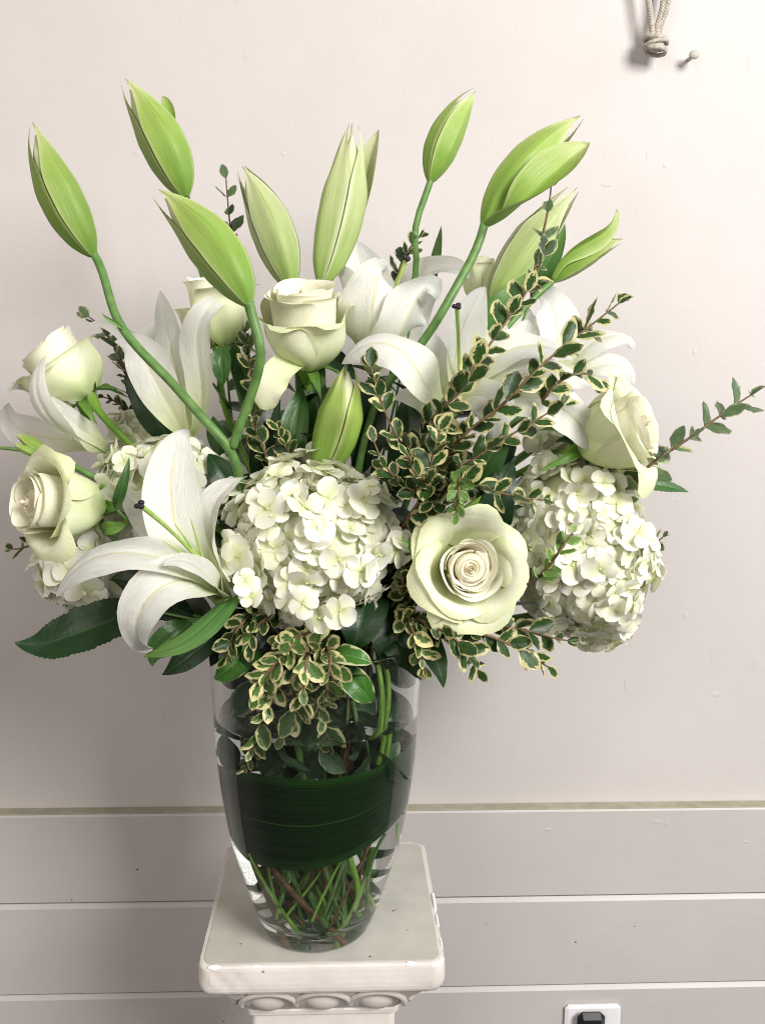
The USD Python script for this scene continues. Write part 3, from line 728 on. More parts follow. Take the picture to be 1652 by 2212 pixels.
def rose_petal(R, H, phi0, half, flare, lip, base_r=0.0, cupz=0.0, spiral=0.0, seed=0, top=0.25, nu=14, nv=17, wav=0.03, point=0.0):
    """One petal in the rose's frame (axis = z). R radius at the shoulder, H height, flare = outward lean, lip = rolled edge."""
    rng = np.random.default_rng(seed)
    ph = rng.uniform(0, 6.28, 3)
    t = np.linspace(0, 1, nu)[:, None]; s = np.linspace(-1, 1, nv)[None, :]
    tt = t * (1 - top * np.abs(s) ** 2.6) * (1 + wav * np.sin(s * 6 + ph[0]) + point * np.exp(-(s / 0.12) ** 2))
    prof_r = np.where(tt < 0.55, np.sin(np.clip(tt / 0.55, 0, 1) * np.pi / 2) ** 0.75, 1.0)
    rr = base_r + (R - base_r) * prof_r
    fl = np.clip((tt - 0.35) / 0.65, 0, 1.3)
    rr = rr + flare * R * fl ** 1.6
    z = H * tt - H * max(flare, 0) * 0.45 * fl ** 2.4
    ll = np.clip((tt - 0.8) / 0.2, 0, 1.3)
    rr = rr + lip * 0.16 * R * ll ** 1.3
    z = z - lip * 0.10 * H * ll ** 2.2
    rr = rr * (1 + spiral * s) * (1 + wav * np.sin(s * 4 + ph[1] + 3 * t))
    hs = half * (0.35 + 0.65 * np.sin(np.clip(t * 1.35, 0, 1) * np.pi / 2))
    an = phi0 + hs * s
    V = np.stack([rr * np.cos(an), rr * np.sin(an), z + 0 * an], -1)
    UV = np.stack([t + 0 * s, s * 0.5 + 0.5 + 0 * t], -1)
    return V.reshape(-1, 3), grid_faces(nu, nv), UV.reshape(-1, 2)


def make_rose(label, base, axis, R, H, open_=0.5, seed=0, n=26, spin=0.0, guard=4, stem=True, stem_dir=None, sepals=5, sepal_curl=1.0, center=1.0, cone=0.08, extra=None, stemmat='stem_bright'):
    """base: pixel of the calyx; R and H in pixels of the picture at that depth."""
    rng = np.random.default_rng(seed)
    O = P(*base); sc = px(base[2])
    F3 = frame(axis, spin)
    t = Thing('rose', label, 'rose', O)
    R_, H_ = R * sc, H * sc
    put = lambda m: (m[0] @ F3.T + O, *m[1:])
    for i in range(n):
        q = (i + 0.5) / n
        phi = i * 2.39996 + rng.uniform(-0.25, 0.25)
        if i < n * 0.52:                       # the tight spiral heart
            qq = q / 0.52
            r = R_ * (0.05 + 0.42 * qq ** 1.35)
            hh = H_ * center * (0.94 - cone * qq + 0.012 * rng.uniform(-1, 1))
            m = rose_petal(r, hh, phi, 2.0 - 0.75 * qq + rng.uniform(-0.2, 0.2), -0.12 + 0.30 * qq ** 1.5, 0.5 + 1.3 * qq, r * 0.2, spiral=0.10 + 0.06 * rng.uniform(-1, 1), seed=seed * 100 + i, top=0.06 + 0.05 * qq, wav=0.035, nv=19)
            mt = 'rose_inner'
        elif i < n - guard:
            qq = (q - 0.52) / 0.48
            r = R_ * (0.50 + 0.37 * qq)
            hh = H_ * (0.90 + 0.06 * math.sin(qq * 3.1) - 0.10 * qq * open_ + 0.03 * rng.uniform(-1, 1))
            m = rose_petal(r, hh, phi, 1.28 - 0.18 * qq, 0.05 + 0.55 * open_ * qq ** 1.4, 0.35 + 0.8 * qq, r * 0.25, spiral=0.07, seed=seed * 100 + i, top=0.16 + 0.06 * qq, wav=0.025)
            mt = 'rose'
        else:
            k = i - (n - guard)
            r = R_ * rng.uniform(0.88, 0.98)
            hh = H_ * (rng.uniform(0.60, 0.92) if open_ < 0.35 else rng.uniform(0.86, 0.98))
            m = rose_petal(r, hh, k * 2 * math.pi / guard + rng.uniform(-0.3, 0.3) + spin, (rng.uniform(0.95, 1.1) if open_ < 0.35 else rng.uniform(1.2, 1.45)), (0.05 + 2.2 * open_ ** 2) * rng.uniform(0.7, 1.15), rng.uniform(0.5, 1.5), r * 0.2, spiral=0.02, seed=seed * 100 + i, top=0.36 if open_ < 0.35 else 0.13, wav=0.06, point=0.05 if open_ < 0.35 else 0.02)
            mt = 'rose_outer'
        t.part('petal', put(m), mt)
    zt_ = H_ * center * (0.81 - 0.35 * cone)
    t.part('rose_heart', put(join(lathe([(R_ * 0.05, 0.1 * H_), (R_ * 0.40, 0.45 * H_), (R_ * 0.41, zt_ * (0.985 - cone * 0.5)), (R_ * 0.30, zt_ * 0.99), (0.0004, zt_)], 24))), 'rose_inner')
    for m in (extra or []):
        t.part('petal', m, 'rose_outer', label='drooping guard petal')
    # calyx
    cal = lathe([(0.0004, -0.012), (0.0045, -0.0105), (0.0062, -0.005), (0.0085, 0.0005), (0.011, 0.004), (0.0004, 0.006)], 18)
    cp = t.part('calyx', put(cal), 'stem_bright')
    for k in range(sepals):
        a = k * 2 * math.pi / 5 + spin
        d = np.array([math.cos(a), math.sin(a), 0])
        L = rng.uniform(0.026, 0.036)
        cu = sepal_curl * rng.uniform(0.6, 1.3)
        pts = [d * 0.006 + [0, 0, 0.0], d * (0.006 + 0.35 * L) + [0, 0, 0.003 - 0.002 * cu], d * (0.006 + 0.7 * L) + [0, 0, 0.002 - 0.010 * cu], d * (0.006 + 0.9 * L) + [0, 0, 0.004 - 0.022 * cu]]
        m = ribbon(np.array(pts), 0.0052, (0, 0, 1), 0.3, 12, 5, 0.15, k, [(0, 0.9), (0.25, 1), (0.6, 0.6), (1, 0.02)])
        t.part('sepal', put(m), 'sepal', parent=cp)
    if stem:
        ax = unit(axis)
        sp = to_vase(O - ax * 0.009, -ax if stem_dir is None else np.array(stem_dir))
        t.part('stem', tube(sp, [0.0034, 0.0026, 0.0022, 0.0017, 0.0016], 9, 40), stemmat)
    return t


def floret(C, n, size, rng):
    F3 = frame(n, rng.uniform(0, 6.28))
    ms = []
    for k in range(4):
        a = k * math.pi / 2 + rng.uniform(-0.18, 0.18)
        d = np.array([math.cos(a), math.sin(a), 0])
        L = size * rng.uniform(0.86, 1.1)
        lift = rng.uniform(-0.3, 0.5)
        curl = rng.uniform(-0.35, 0.25)
        pts = np.array([d * 0.05 * L + [0, 0, 0], d * 0.45 * L + [0, 0, lift * 0.35 * L], d * 1.0 * L + [0, 0, (lift * 0.55 + curl * 0.5) * L]])
        m = ribbon(pts, 0.56 * L, (0, 0, 1), rng.uniform(-0.25, 0.35), 8, 7, 0.07, int(rng.integers(1e6)), [(0, 0.18), (0.2, 0.62), (0.5, 1.0), (0.78, 0.90), (0.93, 0.55), (1, 0.12)])
        ms.append((m[0] + [0, 0, 0.0004 * k], m[1], m[2]))
    e = trimesh.creation.icosphere(1, 0.085 * size)
    ms.append((np.array(e.vertices) + [0, 0, 0.05 * size], np.array(e.faces), np.zeros((len(e.vertices), 2))))
    m = join(*ms)
    return m[0] @ F3.T + C, m[1], m[2]


def make_hydrangea(label, c, rx, ry, rz, n, size=34, seed=0, tilt=0.0, lumps=0.15, keep=-0.35, stem=True, droop=()):
    rng = np.random.default_rng(seed)
    O = P(*c); sc = px(c[2])
    t = Thing('hydrangea', label, 'hydrangea', O)
    ax3 = np.array([rx, rz, ry]) * sc
    ct, st = math.cos(tilt), math.sin(tilt)
    Rt = np.array([[ct, 0, st], [0, 1, 0], [-st, 0, ct]])
    core = trimesh.creation.icosphere(3, 1.0)
    t.part('flower_heart', (np.array(core.vertices) * ax3 * 0.86 @ Rt.T + O, np.array(core.faces)), 'hyd_core')
    to_cam = unit(CAM - O)
    ga = math.pi * (3 - math.sqrt(5))
    ntot = int(n / 0.66)
    for i in range(ntot):
        z = 1 - 2 * (i + 0.5) / ntot
        th = ga * i + rng.uniform(-0.12, 0.12)
        d = np.array([math.sqrt(1 - z * z) * math.cos(th), math.sqrt(1 - z * z) * math.sin(th), z])
        d = unit(d + rng.normal(0, 0.06, 3))
        nrm = unit(Rt @ (d / ax3))
        if np.dot(nrm, to_cam) < keep:
            continue
        rad = 0.94 + lumps * math.sin(d[0] * 5 + seed) * math.sin(d[2] * 6 + d[1] * 4 + seed * 2) + rng.uniform(-0.10, 0.09)
        q = Rt @ (d * ax3 * rad)
        nn = unit(nrm + rng.normal(0, 0.33, 3))
        t.part('floret', floret(O + q, nn, size * sc * rng.uniform(0.95, 1.45), rng), 'hyd')
    for (a, b, dd, s_) in droop:
        t.part('floret', floret(P(a, b, dd), unit(np.array([rng.uniform(-0.9, 0.9), -1, rng.uniform(-0.8, 0.7)])), s_ * px(dd), rng), 'hyd')
    if stem:
        t.part('stem', tube(to_vase(O + np.array([0, 0.02, -ry * sc * 0.6])), [0.004, 0.0032, 0.0022, 0.0019], 9, 40), 'stem')
    return t


def make_sprig(label, pts, leaf=25, step=30, seed=0, m='vleaf', stem_m='wood', r0_=0.0014, start=0.05, wid=0.345, group=None, ang=0.74, cam_bias=0.95, root=False, tip=True):
    """A twig of the shrub: paired leaves along a woody stem. pts are pixels with depth, leaf and step in pixels."""
    rng = np.random.default_rng(seed)
    w = W3(pts)
    dmean = np.mean([q[2] for q in pts]); sc = px(dmean)
    t = Thing('variegated_sprig', label, 'sprig', w[0], group)
    sp = w if not root else (to_vase(w[0], None)[::-1][:-1] + w)
    t.part('stem', tube(sp, ([0.0022, 0.0020] if root else []) + [r0_, r0_ * 0.85, 0.0006], 6, 12 + 4 * len(sp)), stem_m)
    c, T, x = spline(w, 200)
    L = np.sum(np.linalg.norm(np.diff(c, axis=0), axis=1))
    nn = max(2, int(L * (1 - start) / (0.95 * step * sc)))
    ph0 = rng.uniform(0, 3.14)
    for k in range(nn + 1):
        f = start + (1 - start) * k / nn
        i = min(199, int(f * 199))
        tx = T[i]; F3 = frame(tx)
        last = k == nn
        for sgn in (0, 1):
            if rng.uniform() < 0.06:
                continue
            a = ph0 + (k % 2) * math.pi / 2 + sgn * math.pi + rng.uniform(-0.35, 0.35)
            rad = F3[:, 0] * math.cos(a) + F3[:, 1] * math.sin(a)
            an = (0.35 if last else ang) * rng.uniform(0.75, 1.25)
            d = unit(tx * math.cos(an) + rad * math.sin(an))
            LL = 1.58 * leaf * sc * rng.uniform(0.65, 1.25) * (0.72 if f > 0.86 else 1.0)
            up = unit(tx - d * np.dot(tx, d) + np.array([0, -cam_bias, cam_bias * 0.5]) + rng.normal(0, 0.25, 3))
            p0 = c[i]
            cv = rng.uniform(-0.10, 0.22)
            pp = [p0, p0 + d * LL * 0.12, p0 + d * LL * 0.6 - up * LL * cv * 0.4, p0 + d * LL * 1.05 - up * LL * cv]
            t.part('leaf', ribbon(np.array(pp), LL * wid * rng.uniform(0.85, 1.12), up, rng.uniform(-0.25, 0.45), 12, 7, 0.10, int(rng.integers(1e6)), OVATE, groove=0.08), m)
    return t


def make_leaf(label, pts, hw, normal, m='dark_leaf', cup=0.2, prof=LEAF, serr=0.0, ruffle=0.05, seed=0, stem=True, name='leaf', group=None, cat='leaf', nserr=22):
    w = W3(pts)
    t = Thing(name, label, cat, w[0], group)
    d = np.mean([q[2] for q in pts])
    nu = 90 if serr else 26
    t.part('blade', ribbon(w, hw * px(d), normal, cup, nu, 13, ruffle, seed, prof, groove=0.10, serr=serr, nserr=nserr), m)
    if stem:
        nk = neck_point(math.atan2(w[0][1] - VY, w[0][0] - VX), 0.5, GL[2] + RIMZ - 0.01)
        t.part('leaf_stalk', tube([w[0] + (w[1] - w[0]) * 0.03, w[0] + (nk - w[0]) * 0.35 + np.array([0, 0, 0.004]), nk, nk + np.array([0, 0, -0.06])], [0.0011, 0.0016], 6, 16), 'stem')
    return t


CAMN = (0.0, -1.0, 0.15)
# ------------------------------------------------------------------ lilies and their buds
# stalk with the two left buds
t = Thing('lily_stalk', 'forked lily stalk carrying the leftmost green bud and the nodding one', 'lily', P(590, 1150, 0.10), None)
make_bud(t, (72, 277, 0.06), (201, 551, 0.06), 55, 1, 0.0, -0.03, spin=-1.25)
make_bud(t, (345, 420, 0.09), (537, 657, 0.12), 66, 2, 0.55, 0.06, spin=-0.9)
stp = t.part('stem', tube(W3([(203, 548, 0.06), (232, 625, 0.07), (262, 705, 0.08), (360, 815, 0.09), (440, 905, 0.10), (492, 965, 0.10), (512, 1010, 0.09), (530, 1100, 0.07)]) + to_vase(P(545, 1200, 0.06))[1:], [0.0033, 0.0036, 0.0038, 0.004, 0.0042, 0.004], 10, 70), 'stem')
t.part('side_stem', tube(W3([(537, 650, 0.12), (550, 700, 0.12), (562, 760, 0.12), (550, 830, 0.11), (525, 900, 0.105), (503, 965, 0.10)]), [0.0040, 0.0036, 0.0034], 10, 40), 'stem')
t.part('bract', ribbon(np.array(W3([(266, 710, 0.085), (248, 698, 0.088), (232, 688, 0.09), (219, 675, 0.09)])), 5 * px(0.09), CAMN, 0.6, 12, 5, 0, 3, LANCE), 'stem')

t = Thing('lily_bud', 'tall pale green lily bud at top left with its tip splitting in two', 'lily', P(400, 430, -0.02))
make_bud(t, (272, 182, -0.02), (400, 425, -0.02), 58, 3, 0.5, 0.05, spin=-0.95)
t.part('stem', tube(to_vase(P(402, 424, -0.02), (P(420, 520, -0.03) - P(400, 425, -0.02)), reach=0.06), 0.0034, 9, 40), 'stem')
t.part('loose_petal', ribbon(np.array(W3([(360, 300, -0.04), (368, 260, -0.045), (362, 230, -0.045), (350, 208, -0.05)])), 13 * px(-0.04), CAMN, 0.5, 16, 7, 0, 4, LILY), 'bud')

t = Thing('lily_bud', 'pale green lily bud behind the cream rose, its tip just parting', 'lily', P(620, 610, 0.0))
make_bud(t, (524, 366, 0.0), (628, 622, 0.02), 58, 4, 0.45, 0.04, m='bud_pale', spin=-0.7)
t.part('stem', tube(to_vase(P(628, 620, 0.02)), [0.0032, 0.0028, 0.0020, 0.0016], 9, 30), 'stem')

t = Thing('lily_bud', 'large pale lily bud opening at the tip, standing right above the cream rose', 'lily', P(705, 610, 0.0))
make_bud(t, (762, 275, 0.0), (694, 615, 0.02), 62, 5, 0.55, 0.03, m='bud_pale', spin=-1.75, fat=0.5)
petals(t, [([(715, 600, 0.01), (760, 490, -0.005), (790, 380, -0.01), (818, 280, -0.01)], 28, (-0.5, -0.8, 0.2), 0.5, 0.0)], 'bud_pale')
t.part('stem', tube(to_vase(P(694, 612, 0.02)), [0.0032, 0.0028, 0.0020, 0.0016], 9, 30), 'stem')

t = Thing('lily_stalk', 'small closed green lily bud on a thin kinked stalk, top centre right', 'lily', P(930, 392, -0.01))
make_bud(t, (1022, 197, -0.02), (929, 392, -0.01), 44, 6, 0.0, -0.05, spin=-1.2, fat=0.42)
t.part('stem', tube(W3([(930, 390, -0.01), (912, 440, -0.01), (896, 505, -0.01), (899, 560, -0.015), (896, 600, -0.02)]) + to_vase(P(890, 700, -0.03))[1:], [0.0030, 0.0027, 0.0026, 0.0028, 0.003], 9, 50), 'stem')
t.part('node', tube(W3([(899, 508, -0.008), (892, 500, -0.006)]), [0.003, 0.0012], 8), 'stem')

t = Thing('lily_stalk', 'big green lily bud with two tips leaning right on a long stalk, upper right', 'lily', P(1046, 485, 0.05))
make_bud(t, (1247, 258, 0.03), (1045, 485, 0.05), 56, 7, 0.12, -0.05, spin=-0.3)
petals(t, [([(1050, 488, 0.062), (1120, 440, 0.075), (1200, 370, 0.07), (1274, 308, 0.06)], 38, (0.35, -0.3, 0.75), 0.6, 0.0)], 'bud')
t.part('stem', tube(W3([(1046, 484, 0.05), (1018, 560, 0.06), (985, 620, 0.07), (945, 690, 0.075), (895, 760, 0.07), (830, 840, 0.06)]) + to_vase(P(790, 930, 0.05))[1:], [0.0036, 0.0034, 0.0034, 0.0034, 0.003], 10, 60), 'stem')

t = Thing('lily_bud', 'long pale lily bud half hidden behind the leafy twig, right of centre', 'lily', P(1065, 650, -0.02))
make_bud(t, (1235, 415, -0.03), (1062, 655, -0.02), 56, 8, 0.7, -0.03, m='bud_pale', spin=-0.6, fat=0.5)
t.part('stem', tube(to_vase(P(1063, 652, -0.02)), [0.0032, 0.0028, 0.0020, 0.0016], 9, 30), 'stem')

t = Thing('lily_bud', 'small slender green lily bud with two spread tips, outermost on the right', 'lily', P(1195, 605, -0.01))
make_bud(t, (1338, 520, -0.01), (1192, 608, -0.01), 30, 9, 0.2, -0.06, spin=-0.4)
petals(t, [([(1195, 600, 0.0), (1240, 540, 0.005), (1300, 505, 0.0), (1332, 450, -0.005)], 21, (0.5, -0.7, -0.5), 0.5, 0.0)], 'bud')
t.part('stem', tube(to_vase(P(1192, 608, -0.01)), 0.003, 9, 30), 'stem')

t = Thing('lily_bud', 'plump yellow green lily bud upright above the middle hydrangea', 'lily', P(700, 1010, 0.06))
make_bud(t, (752, 790, 0.075), (690, 1030, 0.075), 62, 10, 0.35, 0.04, m='bud', spin=-1.85, fat=0.5)
t.part('stem', tube(to_vase(P(692, 1025, 0.07)), [0.0032, 0.0028, 0.0020, 0.0016], 9, 30), 'stem')

t = Thing('lily_bud', 'small dark green bud cluster poking out behind the leftmost rose', 'lily', P(100, 980, 0.04))
make_bud(t, (35, 938, 0.05), (105, 978, 0.05), 17, 11, 0.3, 0.0, spin=-1.0)
make_bud(t, (28, 958, 0.055), (85, 985, 0.055), 12, 12, 0.1, 0.0, spin=-1.4)
t.part('bract', tube(W3([(45, 972, 0.055), (10, 968, 0.055), (-30, 966, 0.055)]), [0.0016, 0.0012], 6), 'stem')
t.part('stem', tube(to_vase(P(105, 978, 0.045)), 0.0028, 9, 30), 'stem')

# open lilies
t = Thing('open_lily', 'wide open white lily at lower left with a drooping left petal and dark stigma', 'lily', P(480, 1290, 0.085))
petals(t, [
    ([(476, 1285, 0.09), (425, 1225, 0.11), (355, 1150, 0.09), (300, 1095, 0.07), (262, 1058, 0.06)], 44, (0.3, -0.8, 0.5), 0.35, 0.05),
    ([(476, 1285, 0.09), (440, 1235, 0.115), (392, 1170, 0.115), (370, 1075, 0.11), (376, 985, 0.10), (408, 928, 0.085)], 50, (0.15, -1.0, 0.05), [0.8, 0.5, 0.25], 0.04),
    ([(480, 1288, 0.09), (474, 1230, 0.11), (456, 1150, 0.115), (462, 1090, 0.115), (496, 1048, 0.11), (534, 1030, 0.10)], 33, (-0.75, -0.75, 0.3), [0.8, 0.5, 0.3], 0.10),
    ([(480, 1290, 0.095), (430, 1255, 0.13), (375, 1215, 0.145), (300, 1193, 0.15), (215, 1198, 0.15), (150, 1240, 0.145), (121, 1288, 0.14)], 44, (0.05, -0.55, 0.85), [0.6, 0.35, -0.25, -0.45], 0.04),
    ([(480, 1290, 0.095), (440, 1262, 0.13), (385, 1252, 0.155), (325, 1285, 0.165), (294, 1345, 0.165), (300, 1385, 0.155), (330, 1403, 0.14)], 46, [(0.1, -0.7, 0.7), (0.0, -0.8, 0.55), (-0.35, -0.9, 0.3), (-0.3, -0.9, 0.2)], [0.6, 0.3, 0.1, 0.5], 0.06),
    ([(482, 1290, 0.095), (462, 1258, 0.135), (425, 1222, 0.15), (385, 1210, 0.16), (352, 1222, 0.165)], 26, (0.25, -0.6, 0.75), [0.7, 0.4, -0.3], 0.05)])
pistil(t, (445, 1228, 0.125), (302, 1091, 0.185), 12, [(378, 1132, 0.15), (412, 1122, 0.145), (351, 1169, 0.16)])
t.part('flower_base', tube(W3([(488, 1300, 0.075), (482, 1294, 0.085), (474, 1284, 0.092)]), [0.004, 0.0075, 0.0085], 12), 'style')
t.part('stem', tube(to_vase(P(486, 1298, 0.078)), [0.0032, 0.0028, 0.0020, 0.0016], 9, 30), 'stem')

t = Thing('open_lily', 'white trumpet lily at top centre facing up, beside the tall stalk', 'lily', P(805, 810, -0.005))
petals(t, wide=1.5, rf=2.0, plist=[
    ([(805, 805, 0.0), (802, 720, -0.03), (798, 640, -0.04), (780, 565, -0.045), (768, 519, -0.05)], 38, (0.1, -1, 0.0), 0.5, 0.05),
    ([(812, 805, -0.01), (850, 725, -0.05), (905, 650, -0.055), (955, 612, -0.05)], 38, (-0.2, -1, 0.2), 0.4, 0.05),
    ([(810, 805, 0.0), (835, 720, -0.03), (870, 635, -0.03), (930, 585, -0.02), (985, 580, -0.01), (1012, 600, 0.0)], 32, (-0.4, -0.5, 0.8), 0.3, 0.06),
    ([(805, 808, 0.01), (775, 730, 0.02), (757, 665, 0.025), (744, 615, 0.02), (728, 590, 0.005)], 34, (0.75, 0.5, 0.35), [0.7, 0.5, 0.2], 0.08),
    ([(805, 810, 0.01), (801, 730, 0.04), (806, 655, 0.055), (815, 606, 0.05), (826, 588, 0.03)], 50, (0.05, 0.95, 0.35), [0.8, 0.5, 0.1], 0.07),
    ([(808, 808, 0.01), (850, 745, 0.035), (880, 675, 0.045), (915, 622, 0.04), (942, 648, 0.045)], 46, (-0.6, 0.6, 0.5), [0.8, 0.5, 0.0, -0.3], 0.07)])
pistil(t, (830, 700, 0.0), (878, 558, 0.02), 10)
t.part('stem', tube(to_vase(P(805, 808, 0.0)), [0.0032, 0.0028, 0.0020, 0.0016], 9, 30), 'stem')

t = Thing('open_lily', 'large open white lily right of centre behind the variegated twigs', 'lily', P(985, 890, 0.035))
petals(t, wide=1.5, rf=2.0, plist=[
    ([(988, 885, 0.035), (1080, 805, 0.015), (1122, 740, 0.0), (1140, 690, -0.01)], 36, (-0.3, -0.9, 0.4), 0.4, 0.05),
    ([(980, 892, 0.045), (930, 878, 0.07), (885, 855, 0.08), (850, 862, 0.08)], 26, (0.1, -0.7, 0.7), [0.4, 0.1, -0.3], 0.06),
    ([(985, 885, 0.04), (1030, 800, 0.03), (1052, 720, 0.015), (1062, 675, 0.0)], 40, (-0.2, -1, 0.2), 0.4, 0.06),
    ([(985, 885, 0.04), (982, 790, 0.055), (1000, 710, 0.05), (1026, 652, 0.045), (1048, 620, 0.04)], 30, (0.4, -0.9, 0.2), [0.7, 0.7, 0.4], 0.04),
    ([(975, 885, 0.05), (940, 800, 0.055), (924, 745, 0.05), (917, 700, 0.045)], 28, (0.6, -0.8, 0.2), 0.5, 0.08),
    ([(980, 888, 0.055), (945, 868, 0.08), (905, 800, 0.10), (855, 745, 0.10), (795, 740, 0.095), (755, 765, 0.09), (738, 785, 0.085)], 42, [(0.3, -0.8, 0.6), (0.2, -0.75, 0.6), (-0.1, -0.6, 0.8), (-0.4, -0.6, 0.6)], [0.5, 0.2, -0.3, -0.4], 0.04),
    ([(990, 885, 0.05), (1020, 820, 0.06), (1075, 765, 0.065), (1140, 742, 0.06), (1195, 748, 0.05), (1235, 775, 0.045)], 40, (-0.05, -0.6, 0.8), [0.5, 0.1, -0.35], 0.04),
    ([(990, 888, 0.05), (1050, 840, 0.075), (1120, 808, 0.08), (1195, 800, 0.075), (1250, 815, 0.065), (1276, 835, 0.06)], 38, (-0.05, -0.65, 0.75), [0.5, 0.1, -0.3], 0.05),
    ([(990, 890, 0.055), (1035, 850, 0.09), (1065, 870, 0.105), (1072, 915, 0.105), (1066, 950, 0.10)], 34, [(0, -0.7, 0.7), (0.1, -0.9, 0.3), (0.2, -1, 0.0)], [0.4, 0.0, -0.3], 0.05),
    ([(995, 888, 0.05), (1080, 858, 0.08), (1170, 858, 0.085), (1245, 905, 0.08), (1310, 975, 0.075)], 42, (-0.1, -0.75, 0.6), [0.5, 0.1, -0.3], 0.06)])
pistil(t, (992, 800, 0.06), (987, 661, 0.10), 10)
t.part('stem', tube(to_vase(P(985, 892, 0.04)), [0.0032, 0.0028, 0.0020, 0.0016], 9, 30), 'stem')

t = Thing('open_lily', 'white lily at far right back with petals curling down against the wall', 'lily', P(1190, 850, -0.04))
petals(t, wide=1.5, rf=2.0, plist=[
    ([(1195, 845, -0.04), (1205, 770, -0.045), (1203, 695, -0.05), (1185, 645, -0.05), (1162, 640, -0.04)], 36, (0.3, -1, 0.1), [0.5, 0.3, -0.3], 0.04),
    ([(1200, 845, -0.035), (1240, 775, -0.035), (1300, 728, -0.03), (1350, 727, -0.03), (1368, 756, -0.03)], 26, (-0.1, -0.6, 0.8), [0.4, 0.0, -0.4], 0.05),
    ([(1200, 850, -0.03), (1260, 800, -0.025), (1318, 786, -0.02), (1352, 800, -0.02), (1362, 838, -0.02)], 24, (-0.1, -0.7, 0.7), [0.4, 0.0, -0.3], 0.08),
    ([(1190, 845, -0.04), (1150, 770, -0.05), (1130, 700, -0.06), (1140, 660, -0.06)], 34, (0.2, -1, 0.1), 0.4, 0.05)])
t.part('stem', tube(to_vase(P(1192, 850, -0.04)), [0.0032, 0.0028, 0.0020, 0.0016], 9, 30), 'stem')

t = Thing('open_lily', 'white lily at left seen side on, narrow upright petals behind the forked stalk', 'lily', P(410, 945, 0.02))
petals(t, wide=1.2, rf=2.0, plist=[
    ([(405, 940, 0.015), (370, 850, -0.015), (335, 770, -0.03), (345, 690, -0.04)], 46, (0.2, -1, 0.1), 0.3, 0.05),
    ([(405, 940, 0.015), (350, 830, 0.0), (290, 745, 0.0), (235, 700, 0.0), (190, 702, 0.0)], 22, (0.3, -0.7, 0.6), [0.5, 0.2, -0.3], 0.05),
    ([(408, 942, 0.025), (395, 860, 0.03), (372, 760, 0.03), (356, 680, 0.025), (346, 628, 0.02)], 25, (0.1, -1, 0.1), [0.6, 0.5, 0.4], 0.02),
    ([(405, 944, 0.025), (362, 870, 0.045), (322, 795, 0.05), (288, 745, 0.045), (248, 738, 0.04)], 40, (-0.25, -0.9, 0.35), [0.6, 0.2, -0.35], 0.04),
    ([(415, 942, 0.025), (436, 870, 0.04), (428, 780, 0.045), (428, 705, 0.035), (456, 660, 0.025), (494, 652, 0.015)], 31, (-0.35, -0.9, 0.1), [0.6, 0.2, 0.3], 0.04)])
t.part('stem', tube(to_vase(P(410, 945, 0.02)), [0.0032, 0.0028, 0.0020, 0.0016], 9, 30), 'stem')

t = Thing('open_lily', 'white lily at the left edge with a long hanging petal, between the two left roses', 'lily', P(230, 975, 0.0))
petals(t, wide=1.05, rf=2.0, plist=[
    ([(225, 972, 0.0), (140, 950, 0.0), (60, 935, -0.005), (22, 905, -0.01), (20, 870, -0.01)], 36, (0.2, -1, 0.1), 0.2, 0.06),
    ([(225, 972, 0.0), (170, 930, 0.02), (120, 890, 0.03), (92, 845, 0.03), (40, 830, 0.02), (15, 845, 0.015)], 22, (0.2, -0.9, 0.3), 0.2, 0.08),
    ([(225, 972, 0.01), (165, 950, 0.05), (108, 905, 0.075), (78, 845, 0.08), (82, 795, 0.075), (98, 768, 0.065)], 30, (-0.5, -0.85, 0.1), [0.5, -0.2, -0.3], 0.03),
    ([(228, 972, 0.01), (190, 935, 0.035), (140, 898, 0.045), (108, 872, 0.045), (92, 835, 0.04)], 22, (0.4, -0.9, 0.2), [0.4, 0.3, 0.4], 0.08)])
t.part('stem', tube(to_vase(P(230, 975, 0.0)), [0.0032, 0.0028, 0.0020, 0.0016], 9, 30), 'stem')

# ------------------------------------------------------------------ roses
drop = ribbon(np.array(W3([(650, 785, 0.05), (615, 790, 0.065), (585, 825, 0.07), (570, 885, 0.065)])), 36 * px(0.06), (-0.3, -1, 0.3), [0.3, 0.1, -0.2], 20, 11, 0.14, 5, [(0, 0.4), (0.3, 0.9), (0.7, 1.0), (0.93, 0.7), (1, 0.3)])
make_rose('cream rose upright at top centre below the two pale lily buds', (662, 800, 0.035), (-0.03, -0.34, 0.94), 86, 208, 0.24, 21, 34, 0.4, 4, center=0.95, extra=[drop])
make_rose('cream rose at the left edge, its open face turned to the left', (222, 1096, 0.05), (-0.70, -0.70, 0.15), 78, 212, 0.44, 22, 31, 1.1, 5, sepal_curl=0.4)
make_rose('fully open pale rose facing forward between the two big hydrangeas', (990, 1225, 0.092), (0.12, -0.98, 0.17), 79, 142, 0.52, 23, 29, 0.2, 6, sepals=5, cone=0.05)
make_rose('greenish white rose seen from its side at upper left, green sepals at its base', (192, 862, 0.02), (-0.60, -0.12, 0.78), 82, 168, 0.18, 24, 22, 0.9, 4, stem_dir=P(275, 950, 0.0) - P(194, 864, 0.02), sepal_curl=1.3)
make_rose('pale rose behind the nodding lily bud, upper left of centre', (478, 752, -0.015), (-0.12, -0.1, 1.0), 76, 172, 0.25, 25, 22, 0.3, 4, stem_dir=(0, 0.1, -1))
make_rose('pale rose lying on its side at far right, facing right', (1250, 968, 0.05), (0.76, -0.50, 0.40), 86, 188, 0.40, 26, 30, 0.7, 5, sepal_curl=1.2)
make_rose('half hidden pale green rose at the back, behind the right hand lily buds', (1045, 668, -0.055), (-0.05, 0.1, 1.0), 42, 120, 0.2, 27, 16, 0.1, 3, sepals=0)

